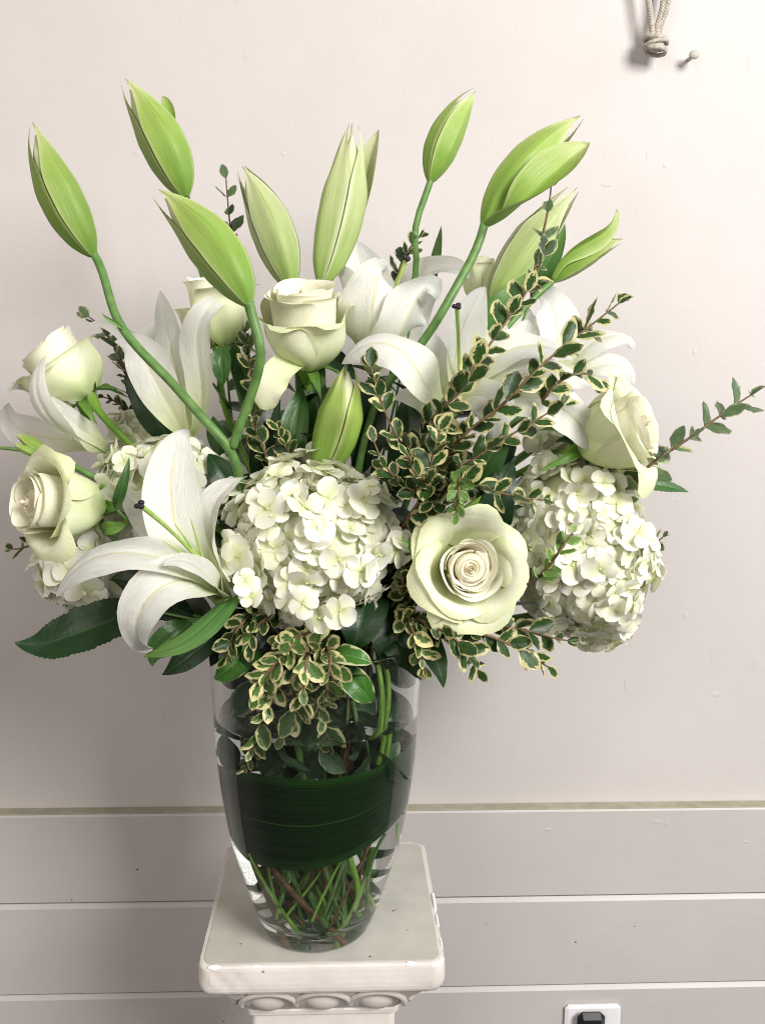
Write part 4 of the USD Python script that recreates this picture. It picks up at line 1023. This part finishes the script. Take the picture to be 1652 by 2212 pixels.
# ------------------------------------------------------------------ hydrangeas
make_hydrangea('big round white hydrangea in the middle, right of the open lily', (680, 1165, 0.075), 190, 172, 170, 245, 31, 31, 0.1,
               droop=[(690, 1335, 0.14, 40), (735, 1320, 0.145, 40), (655, 1305, 0.15, 38), (545, 1290, 0.14, 32), (530, 1255, 0.14, 32)])
make_hydrangea('tall bright white hydrangea on the right beside the wall', (1245, 1182, 0.03), 152, 214, 165, 290, 28, 32, -0.22)
make_hydrangea('white hydrangea at left behind the upright lily petal', (360, 1040, 0.015), 145, 85, 110, 120, 31, 33, 0.0)
make_hydrangea('shaded white hydrangea under the leftmost rose', (190, 1215, 0.02), 98, 100, 100, 100, 33, 34, 0.3)
make_hydrangea('small patch of cream hydrangea behind the right hand twigs', (1190, 925, -0.01), 55, 45, 60, 40, 27, 35)
make_hydrangea('small cream hydrangea patch behind the white lily, left of the dark lance leaf', (310, 935, -0.03), 62, 42, 60, 36, 27, 36)

# ------------------------------------------------------------------ variegated twigs
SG = 'variegated twigs in the bouquet'
S = [
    ('long dark variegated twig rising right of centre over the open lily', [(925, 1040, 0.09), (938, 900, 0.12), (994, 845, 0.135), (1022, 799, 0.14), (1068, 729, 0.135), (1109, 671, 0.13), (1142, 622, 0.12), (1176, 548, 0.11)], 39, 34, 'vleaf', {'root': True}),
    ('thin sparse twig tip crossing the pale lily bud', [(1148, 640, 0.10), (1158, 570, 0.09), (1178, 480, 0.08), (1190, 402, 0.07)], 22, 60, 'vleaf_grey', {}),
    ('long variegated twig reaching out right to below the outermost small bud', [(945, 1030, 0.10), (989, 952, 0.125), (1089, 870, 0.14), (1138, 820, 0.145), (1196, 766, 0.14), (1262, 713, 0.13), (1336, 655, 0.12)], 38, 34, 'vleaf', {'root': True}),
    ('short variegated twig pointing right over the small hydrangea patch', [(960, 1040, 0.10), (1010, 1000, 0.13), (1089, 948, 0.14), (1151, 911, 0.14), (1212, 874, 0.135)], 34, 36, 'vleaf', {'root': True}),
    ('variegated twig leaning left beside the plump centre bud', [(930, 1050, 0.10), (866, 956, 0.135), (837, 903, 0.14), (816, 845, 0.14), (802, 793, 0.135)], 34, 33, 'vleaf', {'root': True}),
    ('short cream edged twig just above the right shoulder of the middle hydrangea', [(950, 1090, 0.12), (890, 1060, 0.145), (835, 1010, 0.15), (808, 955, 0.145)], 32, 30, 'vleaf', {'root': True}),
    ('cream edged twig lying across to the top of the right hydrangea', [(960, 1050, 0.12), (1014, 1047, 0.15), (1076, 1064, 0.155), (1138, 1076, 0.155), (1172, 1080, 0.15)], 36, 38, 'vleaf', {'root': True}),
    ('dense cream edged twig in the middle above the open pale rose', [(930, 1130, 0.10), (925, 1060, 0.135), (935, 985, 0.15), (950, 930, 0.15)], 33, 26, 'vleaf', {'root': True}),
    ('cream edged leafy twig end left of the fresh green tip', [(955, 1090, 0.10), (930, 1050, 0.14), (900, 1025, 0.155), (880, 985, 0.155)], 32, 26, 'vleaf', {}),
    ('fresh light green twig tip hanging over the top of the open pale rose', [(985, 1020, 0.14), (992, 1050, 0.165), (988, 1085, 0.175), (985, 1108, 0.175)], 24, 17, 'vleaf_fresh', {}),
    ('long thin grey green twig reaching to the right edge of the picture', [(1300, 1110, 0.05), (1340, 1070, 0.06), (1397, 1011, 0.07), (1442, 977, 0.07), (1499, 939, 0.07), (1545, 905, 0.065), (1594, 871, 0.06), (1655, 832, 0.055)], 42, 44, 'vleaf_grey', {'start': 0.08}),
    ('short dark twig lying on the face of the right hydrangea', [(1140, 1262, 0.14), (1187, 1220, 0.165), (1214, 1182, 0.17), (1237, 1150, 0.17)], 27, 24, 'vleaf_fresh', {'start': 0.3}),
    ('dark variegated twig under the open pale rose pointing right', [(960, 1340, 0.07), (1047, 1350, 0.10), (1119, 1358, 0.115), (1176, 1373, 0.12), (1225, 1384, 0.12)], 32, 30, 'vleaf', {'root': True}),
    ('lowest variegated twig sagging right beneath the right hydrangea', [(900, 1340, 0.08), (1024, 1365, 0.12), (1081, 1384, 0.125), (1138, 1414, 0.12), (1184, 1441, 0.115)], 30, 30, 'vleaf', {}),
    ('pale variegated twig hanging furthest down the left front of the vase', [(665, 1370, 0.10), (610, 1450, 0.125), (578, 1530, 0.125), (560, 1580, 0.12), (546, 1625, 0.115), (534, 1652, 0.11)], 33, 24, 'vleaf_pale', {'start': 0.2}),
    ('pale variegated twig hanging in the middle of the vase front', [(655, 1375, 0.11), (632, 1450, 0.13), (634, 1525, 0.125), (612, 1588, 0.12)], 33, 24, 'vleaf_pale', {'start': 0.15}),
    ('pale variegated twig hanging down the vase right of its middle', [(670, 1380, 0.10), (690, 1450, 0.125), (686, 1509, 0.125), (698, 1555, 0.12), (708, 1600, 0.11)], 30, 24, 'vleaf_pale', {'start': 0.15}),
    ('yellowish variegated twig tip over the vase rim, right of the hanging twigs', [(680, 1385, 0.11), (715, 1430, 0.13), (738, 1455, 0.135), (750, 1472, 0.13)], 30, 22, 'vleaf_pale', {'start': 0.2}),
    ('cream edged twig tip over the left front of the vase rim', [(650, 1370, 0.10), (612, 1415, 0.135), (585, 1450, 0.14), (568, 1485, 0.135)], 32, 22, 'vleaf_pale', {'start': 0.2}),
    ('cream edged twig filling the left of the vase front', [(640, 1380, 0.11), (600, 1430, 0.14), (570, 1462, 0.14), (552, 1500, 0.135)], 32, 20, 'vleaf_pale', {'start': 0.1}),
    ('cream edged twig dropping straight over the middle of the rim', [(668, 1390, 0.12), (660, 1440, 0.14), (655, 1485, 0.14), (660, 1530, 0.13)], 31, 20, 'vleaf_pale', {'start': 0.1}),
    ('dull cream edged twig between the hanging twigs and the bright oval leaf', [(700, 1395, 0.11), (712, 1440, 0.135), (705, 1485, 0.135), (712, 1520, 0.13)], 29, 20, 'vleaf_pale', {'start': 0.1}),
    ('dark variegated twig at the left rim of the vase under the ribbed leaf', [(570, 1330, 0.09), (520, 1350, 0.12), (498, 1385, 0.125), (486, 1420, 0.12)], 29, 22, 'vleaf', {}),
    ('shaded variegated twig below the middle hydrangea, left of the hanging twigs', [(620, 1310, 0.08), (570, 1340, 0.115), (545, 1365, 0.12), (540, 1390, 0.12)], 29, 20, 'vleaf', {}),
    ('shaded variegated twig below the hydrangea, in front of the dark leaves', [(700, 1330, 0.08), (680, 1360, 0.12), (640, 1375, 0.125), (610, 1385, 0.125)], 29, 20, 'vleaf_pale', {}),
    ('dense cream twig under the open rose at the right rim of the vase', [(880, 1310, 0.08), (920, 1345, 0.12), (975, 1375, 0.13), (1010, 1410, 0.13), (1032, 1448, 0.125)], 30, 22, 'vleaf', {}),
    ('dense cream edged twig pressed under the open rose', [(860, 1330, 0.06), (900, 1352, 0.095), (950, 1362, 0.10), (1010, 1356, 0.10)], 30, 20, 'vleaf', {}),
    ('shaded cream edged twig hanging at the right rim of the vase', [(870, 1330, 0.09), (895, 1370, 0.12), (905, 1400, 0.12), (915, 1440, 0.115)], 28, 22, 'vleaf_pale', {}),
    ('upright small leaved twig behind the nodding lily bud', [(560, 960, 0.0), (545, 820, 0.0), (525, 700, -0.01), (508, 590, -0.02), (496, 480, -0.03), (488, 385, -0.03)], 26, 36, 'vleaf_grey', {'start': 0.1, 'root': True}),
    ('thin twig with tiny leaves sticking out at left above the upper rose', [(330, 930, -0.03), (262, 780, -0.02), (225, 715, -0.02), (192, 684, -0.02)], 22, 26, 'vleaf_grey', {'start': 0.3}),
    ('fine dark twig between the upper left rose and the dark lance leaf', [(340, 940, -0.04), (290, 895, -0.03), (255, 870, -0.03), (225, 858, -0.03)], 17, 18, 'vleaf', {'start': 0.2}),
    ('another fine twig behind the upper left rose', [(330, 900, -0.045), (285, 830, -0.04), (262, 790, -0.04), (245, 740, -0.04)], 18, 20, 'vleaf_grey', {'start': 0.2}),
    ('small variegated twig behind the trumpet lily by the thin stalk', [(850, 640, -0.06), (865, 575, -0.06), (882, 540, -0.06), (905, 512, -0.06)], 24, 22, 'vleaf', {}),
    ('tiny variegated twig behind the tall pale bud', [(770, 640, -0.06), (758, 580, -0.06), (752, 545, -0.06)], 22, 18, 'vleaf', {}),
    ('small dark twig end left of the shaded hydrangea', [(150, 1190, 0.02), (100, 1170, 0.025), (60, 1180, 0.025), (28, 1186, 0.02)], 24, 30, 'vleaf', {}),
    ('drooping leafy twig end over the right hydrangea lily petals', [(1170, 870, 0.10), (1195, 835, 0.11), (1240, 808, 0.11), (1290, 822, 0.105)], 28, 32, 'vleaf', {}),
    ('little twig tip peeping out right of the right hydrangea', [(1320, 1205, 0.0), (1375, 1185, 0.0), (1408, 1175, 0.0), (1432, 1160, 0.0)], 23, 30, 'vleaf', {'start': 0.3}),
    ('shaded cream edged twig left of the plump bud', [(590, 1080, 0.03), (585, 1010, 0.05), (560, 950, 0.06), (545, 900, 0.06)], 26, 20, 'vleaf', {}),
    ('shaded brown stemmed twig between cream rose and forked stalk', [(600, 1040, 0.02), (580, 940, 0.03), (550, 830, 0.03), (530, 740, 0.03)], 24, 26, 'vleaf', {}),
    ('deep shaded cream edged twig right below the forked stalk', [(620, 1080, 0.03), (640, 1020, 0.05), (620, 970, 0.06), (600, 930, 0.055)], 26, 19, 'vleaf', {}),
    ('shaded twig below the fully open rose and hydrangea gap', [(880, 1290, 0.06), (870, 1240, 0.10), (880, 1180, 0.10), (905, 1130, 0.10)], 26, 22, 'vleaf', {}),
]
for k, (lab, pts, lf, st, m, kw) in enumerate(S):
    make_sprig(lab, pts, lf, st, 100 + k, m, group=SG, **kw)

# ------------------------------------------------------------------ single leaves
make_leaf('big dark serrated rose leaf sticking out at lower left', [(310, 1312, 0.08), (235, 1340, 0.10), (140, 1375, 0.105), (70, 1393, 0.10), (32, 1388, 0.10)], 54, (0.15, -0.75, 0.65), 'dark_leaf', 0.12, [(0, 0.1), (0.15, 0.75), (0.4, 1.0), (0.65, 0.9), (0.88, 0.4), (1, 0.03)], serr=0.10, nserr=30)
make_leaf('ribbed bright green lily leaf pointing down left under the open lily', [(508, 1288, 0.11), (470, 1325, 0.145), (400, 1385, 0.16), (345, 1408, 0.16), (308, 1420, 0.155)], 31, (-0.35, -0.75, 0.55), 'lily_leaf', -0.2, LANCE)
make_leaf('dark lance shaped lily leaf behind the forked stalk', [(375, 965, 0.0), (335, 905, 0.01), (295, 850, 0.01), (268, 812, 0.005)], 31, (-0.3, -0.9, 0.3), 'dark_leaf', 0.15, LANCE)
make_leaf('dark leaf behind the curled lower petal of the open lily', [(420, 1330, 0.06), (340, 1290, 0.07), (280, 1255, 0.07), (238, 1252, 0.065)], 42, (0, -0.9, 0.4), 'dark_leaf', 0.15, serr=0.06)
make_leaf('dark leaf pointing down left beneath the ribbed lily leaf', [(480, 1360, 0.08), (430, 1400, 0.10), (385, 1435, 0.10), (350, 1458, 0.095)], 30, (0, -0.9, 0.4), 'dark_leaf', 0.1)
make_leaf('mid green leaf under the curled lily petal', [(410, 1340, 0.08), (360, 1385, 0.10), (335, 1410, 0.10), (330, 1440, 0.10)], 34, (0, -1, 0.2), 'mid_leaf', 0.1)
make_leaf('small green leaf peeping below the shaded hydrangea', [(215, 1310, 0.04), (185, 1318, 0.05), (155, 1315, 0.05), (140, 1305, 0.05)], 17, (0, -0.8, 0.6), 'pitto', 0.1)
make_leaf('serrated leaf sticking out right under the right hand rose', [(1340, 1030, 0.03), (1385, 1040, 0.04), (1440, 1050, 0.04), (1487, 1063, 0.035)], 17, (0, -0.8, 0.5), 'mid_leaf', 0.1, serr=0.12, nserr=14)
make_leaf('green leaf at the foot of the right hand rose', [(1275, 965, 0.03), (1245, 952, 0.05), (1215, 950, 0.05), (1200, 955, 0.05)], 19, (0, -0.8, 0.6), 'mid_leaf', 0.2)
make_leaf('narrow leaf below the right hand rose pointing right', [(1270, 985, 0.02), (1305, 1003, 0.03), (1335, 1008, 0.03), (1356, 1006, 0.03)], 12, (0, -0.8, 0.6), 'mid_leaf', 0.2)
make_leaf('dark leaf between right hand rose and right hydrangea', [(1250, 985, 0.01), (1280, 1015, 0.02), (1300, 1035, 0.02), (1315, 1050, 0.02)], 24, (0, -0.9, 0.4), 'dark_leaf', 0.2)
make_leaf('thin upright lily leaf tip behind the trumpet lily', [(935, 620, -0.06), (938, 575, -0.06), (946, 530, -0.06), (953, 487, -0.06)], 11, CAMN, 'lily_leaf', 0.3, LANCE)
make_leaf('pointed lily leaf behind the small slender bud', [(1150, 640, -0.04), (1180, 580, -0.04), (1205, 530, -0.04), (1220, 482, -0.04)], 20, CAMN, 'lily_leaf', 0.3, LANCE)
make_leaf('broad green lily leaf behind the leafy twig', [(1000, 740, 0.0), (1050, 690, 0.01), (1100, 640, 0.01), (1135, 590, 0.0)], 28, CAMN, 'lily_leaf', 0.2, LANCE)
make_leaf('dark upright leaf behind the thin kinked stalk', [(890, 680, -0.05), (890, 640, -0.05), (888, 600, -0.05), (886, 570, -0.05)], 20, CAMN, 'mid_leaf', 0.2)
make_leaf('big deep green leaf below the middle hydrangea, right side', [(800, 1260, 0.07), (785, 1310, 0.10), (775, 1360, 0.11), (760, 1408, 0.105)], 55, (0, -1, 0.1), 'dark_leaf', 0.1)
make_leaf('blackish green leaf hanging between vase rim and open rose', [(850, 1300, 0.06), (852, 1350, 0.095), (845, 1400, 0.10), (832, 1445, 0.095)], 58, (0.1, -1, -0.1), 'dark_leaf', 0.1)
make_leaf('round cream edged leaf on the left rim of the vase', [(548, 1400, 0.09), (515, 1425, 0.115), (485, 1450, 0.115), (462, 1466, 0.11)], 36, (-0.1, -0.85, 0.5), 'pitto', 0.1, OVATE)
make_leaf('cream tipped green leaf on the vase rim right of the hanging twigs', [(715, 1408, 0.11), (745, 1414, 0.13), (778, 1422, 0.135), (803, 1432, 0.13)], 25, (0, -0.8, 0.6), 'pitto', 0.1, OVATE)
make_leaf('bright green oval leaf hanging in front of the vase, right of the twigs', [(745, 1448, 0.12), (765, 1472, 0.135), (788, 1498, 0.135), (803, 1518, 0.13)], 31, (0.1, -0.95, 0.3), 'pitto', 0.1, OVATE)
make_leaf('green pointed leaf under the rose behind the nodding bud', [(480, 748, 0.02), (478, 775, 0.03), (479, 805, 0.03), (480, 834, 0.025)], 21, CAMN, 'mid_leaf', 0.2, stem=False)
make_leaf('narrow green leaf right of the leftmost rose', [(250, 1100, 0.09), (262, 1060, 0.105), (273, 1020, 0.105), (279, 988, 0.10)], 13, CAMN, 'mid_leaf', 0.3, LANCE)
make_leaf('bright sepal like leaf between middle hydrangea and open rose', [(925, 1220, 0.10), (905, 1200, 0.12), (885, 1180, 0.12), (868, 1160, 0.12)], 12, CAMN, 'sepal', 0.2, LANCE)
make_leaf('small narrow leaf hanging below the hydrangea, left', [(545, 1330, 0.10), (540, 1360, 0.12), (530, 1390, 0.12), (522, 1410, 0.12)], 10, CAMN, 'lily_leaf', 0.2, LANCE)

more = [
    ('green calyx leaf behind the leftmost rose', [(225, 1145, 0.07), (245, 1140, 0.085), (262, 1135, 0.085), (272, 1122, 0.08)], 15, 'sepal'),
    ('broad dark leaf upright left of the plump centre bud', [(620, 1060, 0.04), (625, 980, 0.05), (640, 900, 0.045), (650, 830, 0.03)], 34, 'mid_leaf'),
    ('second broad dark leaf left of the plump centre bud', [(580, 1080, 0.03), (570, 1000, 0.045), (580, 920, 0.045), (605, 850, 0.03)], 32, 'dark_leaf'),
    ('broad leaf behind the tip of the plump centre bud', [(700, 1000, 0.02), (690, 920, 0.03), (680, 850, 0.03), (672, 790, 0.01)], 34, 'mid_leaf'),
    ('dark leaf right of the plump centre bud', [(770, 1030, 0.04), (790, 960, 0.05), (800, 890, 0.05), (795, 820, 0.03)], 38, 'dark_leaf'),
    ('dark leaf behind the leaning variegated twig', [(850, 1060, 0.05), (880, 980, 0.07), (885, 910, 0.07), (875, 850, 0.05)], 42, 'dark_leaf'),
    ('dark leaf behind the middle of the variegated twigs', [(960, 1090, 0.06), (960, 1010, 0.08), (950, 940, 0.08), (930, 880, 0.06)], 46, 'dark_leaf'),
    ('green lily leaf behind the right hand twigs', [(1000, 1080, 0.05), (1045, 1010, 0.075), (1075, 950, 0.075), (1090, 900, 0.06)], 36, 'mid_leaf'),
    ('dark leaf at the left shoulder of the right hydrangea', [(1080, 1180, 0.06), (1070, 1110, 0.08), (1085, 1050, 0.08), (1110, 1000, 0.06)], 38, 'dark_leaf'),
    ('dark leaf in the gap left of the open rose', [(860, 1330, 0.05), (870, 1260, 0.075), (880, 1190, 0.075), (885, 1130, 0.06)], 46, 'dark_leaf'),
    ('dark leaf under the fork of the lily stalk', [(540, 1100, 0.04), (500, 1050, 0.05), (470, 1010, 0.05), (450, 980, 0.04)], 34, 'dark_leaf'),
    ('dark leaf between nodding bud stalk and cream rose', [(560, 900, 0.0), (545, 840, 0.005), (520, 790, 0.0), (500, 750, -0.01)], 28, 'mid_leaf'),
    ('blackish leaf hanging over the left part of the vase rim', [(600, 1350, 0.06), (570, 1390, 0.10), (545, 1430, 0.105), (525, 1475, 0.10)], 46, 'dark_leaf'),
    ('blackish leaf hanging over the middle of the vase rim', [(690, 1350, 0.08), (670, 1400, 0.115), (655, 1445, 0.12), (645, 1490, 0.115)], 50, 'dark_leaf'),
    ('dark leaf hanging over the vase rim below the round hydrangea', [(730, 1360, 0.07), (735, 1410, 0.11), (735, 1450, 0.115), (728, 1490, 0.11)], 42, 'dark_leaf'),
    ('dark leaf hanging over the right part of the vase rim', [(840, 1370, 0.07), (870, 1400, 0.105), (888, 1430, 0.105), (900, 1465, 0.10)], 40, 'dark_leaf'),
    ('dark leaf at the far left of the vase rim', [(560, 1340, 0.06), (510, 1370, 0.09), (480, 1400, 0.09), (455, 1440, 0.085)], 38, 'dark_leaf'),
]
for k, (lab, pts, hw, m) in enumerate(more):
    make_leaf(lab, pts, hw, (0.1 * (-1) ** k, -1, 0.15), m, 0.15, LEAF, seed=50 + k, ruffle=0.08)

# deep foliage behind the flowers: leafy stems with long dark leaves
frng = np.random.default_rng(77)


def leafy_stem(label, pts, leaf, step, m, seed, hwf=0.22, group='dark leafy stems deep in the bouquet', prof=LEAF, root=True, name='leafy_stem'):
    rng = np.random.default_rng(seed)
    w = W3(pts); sc = px(np.mean([q[2] for q in pts]))
    t = Thing(name, label, 'foliage', w[0], group)
    sp = (to_vase(w[0], None)[::-1][:-1] + w) if root else w
    t.part('stem', tube(sp, [0.0026, 0.0022, 0.0010], 7, 40), 'stem')
    c, T, x = spline(w, 120)
    L = np.sum(np.linalg.norm(np.diff(c, axis=0), axis=1)); nn = max(3, int(L / (step * sc)))
    for k in range(nn + 1):
        i = min(119, int(k / nn * 119))
        a = k * 2.4 + rng.uniform(-0.4, 0.4); F3 = frame(T[i])
        rad = F3[:, 0] * math.cos(a) + F3[:, 1] * math.sin(a)
        d = unit(T[i] * 0.7 + rad * 0.8 + np.array([0, 0, -0.1]))
        LL = leaf * sc * rng.uniform(0.75, 1.2)
        up = unit(T[i] - d * np.dot(T[i], d) + np.array([0, -0.7, 0.2]) + rng.normal(0, 0.2, 3))
        pp = np.array([c[i], c[i] + d * LL * 0.3, c[i] + d * LL * 0.7 - up * LL * 0.06, c[i] + d * LL - up * LL * rng.uniform(0.05, 0.3)])
        pp[:, 1] = np.minimum(pp[:, 1], WALL_Y - 0.02)
        t.part('leaf', ribbon(pp, LL * hwf, up, 0.2, 16, 7, 0.05, int(rng.integers(1e6)), prof, groove=0.08), m)


deep = [
    [(600, 1250, 0.02), (590, 1130, 0.0), (570, 1000, 0.0), (560, 900, -0.01)],
    [(660, 1200, 0.03), (660, 1080, 0.02), (650, 960, 0.01), (640, 850, 0.0)],
    [(740, 1150, 0.03), (760, 1020, 0.03), (765, 920, 0.02), (770, 820, 0.01)],
    [(820, 1200, 0.03), (840, 1080, 0.04), (850, 950, 0.04), (860, 850, 0.02)],
    [(880, 1250, 0.04), (910, 1120, 0.06), (930, 1000, 0.07), (960, 900, 0.04)],
    [(950, 1250, 0.03), (1020, 1130, 0.04), (1060, 1030, 0.05), (1090, 950, 0.03)],
    [(500, 1250, 0.02), (480, 1150, 0.02), (470, 1050, 0.01), (480, 950, 0.0)],
    [(540, 1320, 0.04), (500, 1340, 0.06), (440, 1340, 0.06), (380, 1330, 0.05)],
    [(760, 1330, 0.04), (800, 1300, 0.06), (830, 1260, 0.07), (850, 1200, 0.07)],
    [(860, 1340, 0.04), (940, 1330, 0.06), (1010, 1330, 0.06), (1080, 1310, 0.05)],
    [(640, 1380, 0.05), (600, 1380, 0.08), (560, 1390, 0.085), (520, 1400, 0.08)],
    [(780, 1380, 0.05), (800, 1390, 0.085), (840, 1400, 0.09), (880, 1400, 0.085)],
    [(560, 1150, 0.0), (520, 1020, -0.02), (500, 900, -0.03), (490, 800, -0.04)],
    [(700, 1330, 0.06), (690, 1370, 0.09), (670, 1400, 0.10), (650, 1430, 0.10)],
]
deep_where = ['behind the plump centre bud, leftmost', 'left of the plump centre bud', 'right behind the plump centre bud', 'between plump bud and variegated twigs', 'behind the dense variegated twigs', 'behind the open rose and right hydrangea', 'under the fork of the lily stalk', 'below the open lily, pointing left', 'right behind the middle hydrangea', 'under the open rose pointing right', 'over the left rim of the vase', 'over the right rim of the vase', 'behind the forked stalk above the left hydrangea', 'straight below the middle hydrangea']
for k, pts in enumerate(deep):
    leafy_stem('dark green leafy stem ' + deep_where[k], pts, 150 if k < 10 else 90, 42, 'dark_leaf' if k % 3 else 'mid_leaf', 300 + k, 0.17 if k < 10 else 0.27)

# greenery seen through the glass
inside = [
    ('grey green leaves pressed against the glass above the wrap leaf, left', [(560, 1450, 0.02), (580, 1520, 0.05), (600, 1580, 0.065), (630, 1640, 0.06)], 90),
    ('cream edged leaves inside the glass above the wrap leaf, centre', [(660, 1450, 0.02), (680, 1520, 0.06), (690, 1590, 0.07), (700, 1640, 0.065)], 85),
    ('pale veined leaves inside the glass, right of centre', [(760, 1440, 0.02), (760, 1500, 0.05), (770, 1560, 0.06), (780, 1620, 0.055)], 85),
    ('leaves inside the glass near its right wall', [(830, 1440, 0.01), (830, 1500, 0.03), (825, 1560, 0.035), (820, 1620, 0.03)], 80),
    ('dark leaves inside the glass near its left wall', [(540, 1440, 0.0), (530, 1510, 0.02), (535, 1580, 0.02), (545, 1640, 0.02)], 80),
    ('dark leaves standing in the middle of the vase neck', [(680, 1450, 0.04), (670, 1520, 0.045), (660, 1580, 0.045), (650, 1640, 0.04)], 95),
    ('dark leaves behind the pale stems in the vase neck', [(800, 1450, 0.02), (790, 1520, 0.025), (780, 1590, 0.025), (770, 1640, 0.02)], 95),
    ('dark leaves filling the back of the vase neck', [(700, 1440, -0.01), (690, 1510, -0.01), (710, 1580, -0.01), (720, 1640, -0.01)], 100),
    ('dark leaves at the back left of the vase neck', [(610, 1440, -0.01), (600, 1510, -0.01), (600, 1580, -0.01), (610, 1640, -0.01)], 95),
    ('soaked leaves hanging below the wrap leaf at left', [(600, 1840, 0.0), (610, 1880, 0.01), (625, 1920, 0.01), (640, 1950, 0.005)], 45),
    ('soaked leaves hanging below the wrap leaf at centre', [(690, 1830, 0.0), (700, 1880, 0.01), (690, 1920, 0.01), (680, 1955, 0.01)], 45),
    ('submerged leaves among the stems at the bottom of the vase', [(660, 1840, -0.02), (680, 1880, -0.02), (690, 1920, -0.02), (700, 1950, -0.02)], 55),
    ('submerged leaves among the stems at the lower right of the vase', [(740, 1790, -0.02), (750, 1830, -0.02), (750, 1880, -0.02), (745, 1920, -0.02)], 50),
]
M['inleaf'] = leaf_mat('soaked_leaf', (0.06, 0.13, 0.06), (0.12, 0.20, 0.11), cream=(0.36, 0.38, 0.26), e0=0.88, e1=1.0, vein=(0.16, 0.22, 0.14), rough=0.3)
for k, (lab, pts, lf) in enumerate(inside):
    pts = [(a, b, d + (0.045 if b > 1650 or 'back' in lab else 0.025)) for a, b, d in pts]
    leafy_stem(lab, pts, lf * 1.15, 24, 'dark_leaf' if 'dark' in lab else 'inleaf', 400 + k, 0.3, 'leaves inside the glass vase', OVATE, False)
bare = [
    ('reddish brown woody stem crossing the vase floor from left to right', [(590, 1830, 0.03), (640, 1905, 0.035), (690, 1965, 0.03), (738, 2022, 0.02)], 0.0042, 'wood'),
    ('dark brown woody stem at the left of the vase floor', [(570, 1800, 0.01), (600, 1900, 0.015), (625, 1960, 0.01), (640, 2005, 0.01)], 0.0042, 'wood'),
    ('pale green cut stem left of the brown stem', [(560, 1830, 0.03), (595, 1910, 0.035), (630, 1960, 0.03), (655, 2000, 0.025)], 0.003, 'stem_bright'),
    ('thick light green stem end hanging at the right in the water', [(735, 1780, 0.03), (748, 1850, 0.035), (758, 1900, 0.03), (752, 1950, 0.03)], 0.0036, 'stem_bright'),
    ('green cut stem slanting at the lower right of the vase', [(770, 1800, 0.0), (745, 1920, 0.01), (725, 1970, 0.01), (710, 2010, 0.01)], 0.0034, 'stem_bright'),
    ('two toned green stem near the right glass wall', [(815, 1760, 0.0), (825, 1800, 0.005), (830, 1840, 0.0), (815, 1900, 0.0)], 0.003, 'stem_bright'),
    ('pale green stem standing in the neck of the vase, right', [(815, 1440, 0.05), (822, 1500, 0.055), (820, 1560, 0.05), (800, 1640, 0.04)], 0.0036, 'stem_bright'),
    ('second pale green stem in the neck of the vase, far right', [(832, 1440, 0.045), (836, 1500, 0.05), (830, 1560, 0.045), (805, 1650, 0.03)], 0.0034, 'stem_bright'),
]
for lab, pts, r, m in bare:
    t = Thing('cut_stem', lab, 'stem', P(*pts[0]), 'cut stems in the vase')
    t.part('stem', tube(W3([(a, b, d + 0.045) for a, b, d in pts]), r * 0.65, 10, 30), m)
trng = np.random.default_rng(31)
kinds = ('thin olive green cut stem in the tangle on the vase floor', 'thin brown twig end in the tangle on the vase floor')
for k in range(22):
    z0 = GL[2] + BASE_T + trng.uniform(0.004, 0.02)
    a0 = trng.uniform(-2.9, 0.0)
    b0 = a0 + trng.uniform(-2.6, 2.6)
    q0, q1 = neck_point(a0, trng.uniform(0.35, 0.85), z0), neck_point(b0, trng.uniform(0.3, 0.7), z0 + trng.uniform(0.06, 0.10))
    t = Thing('cut_stem', kinds[k % 3 == 0], 'stem', q0, ('thin cut stems on the vase floor', 'thin brown twig ends on the vase floor')[k % 3 == 0])
    t.part('stem', tube([q0, (q0 + q1) / 2 + trng.uniform(-0.006, 0.006, 3), q1], trng.uniform(0.0009, 0.0018), 7, 14), 'wood' if k % 3 == 0 else ('stem_bright' if k % 2 else 'stem'))
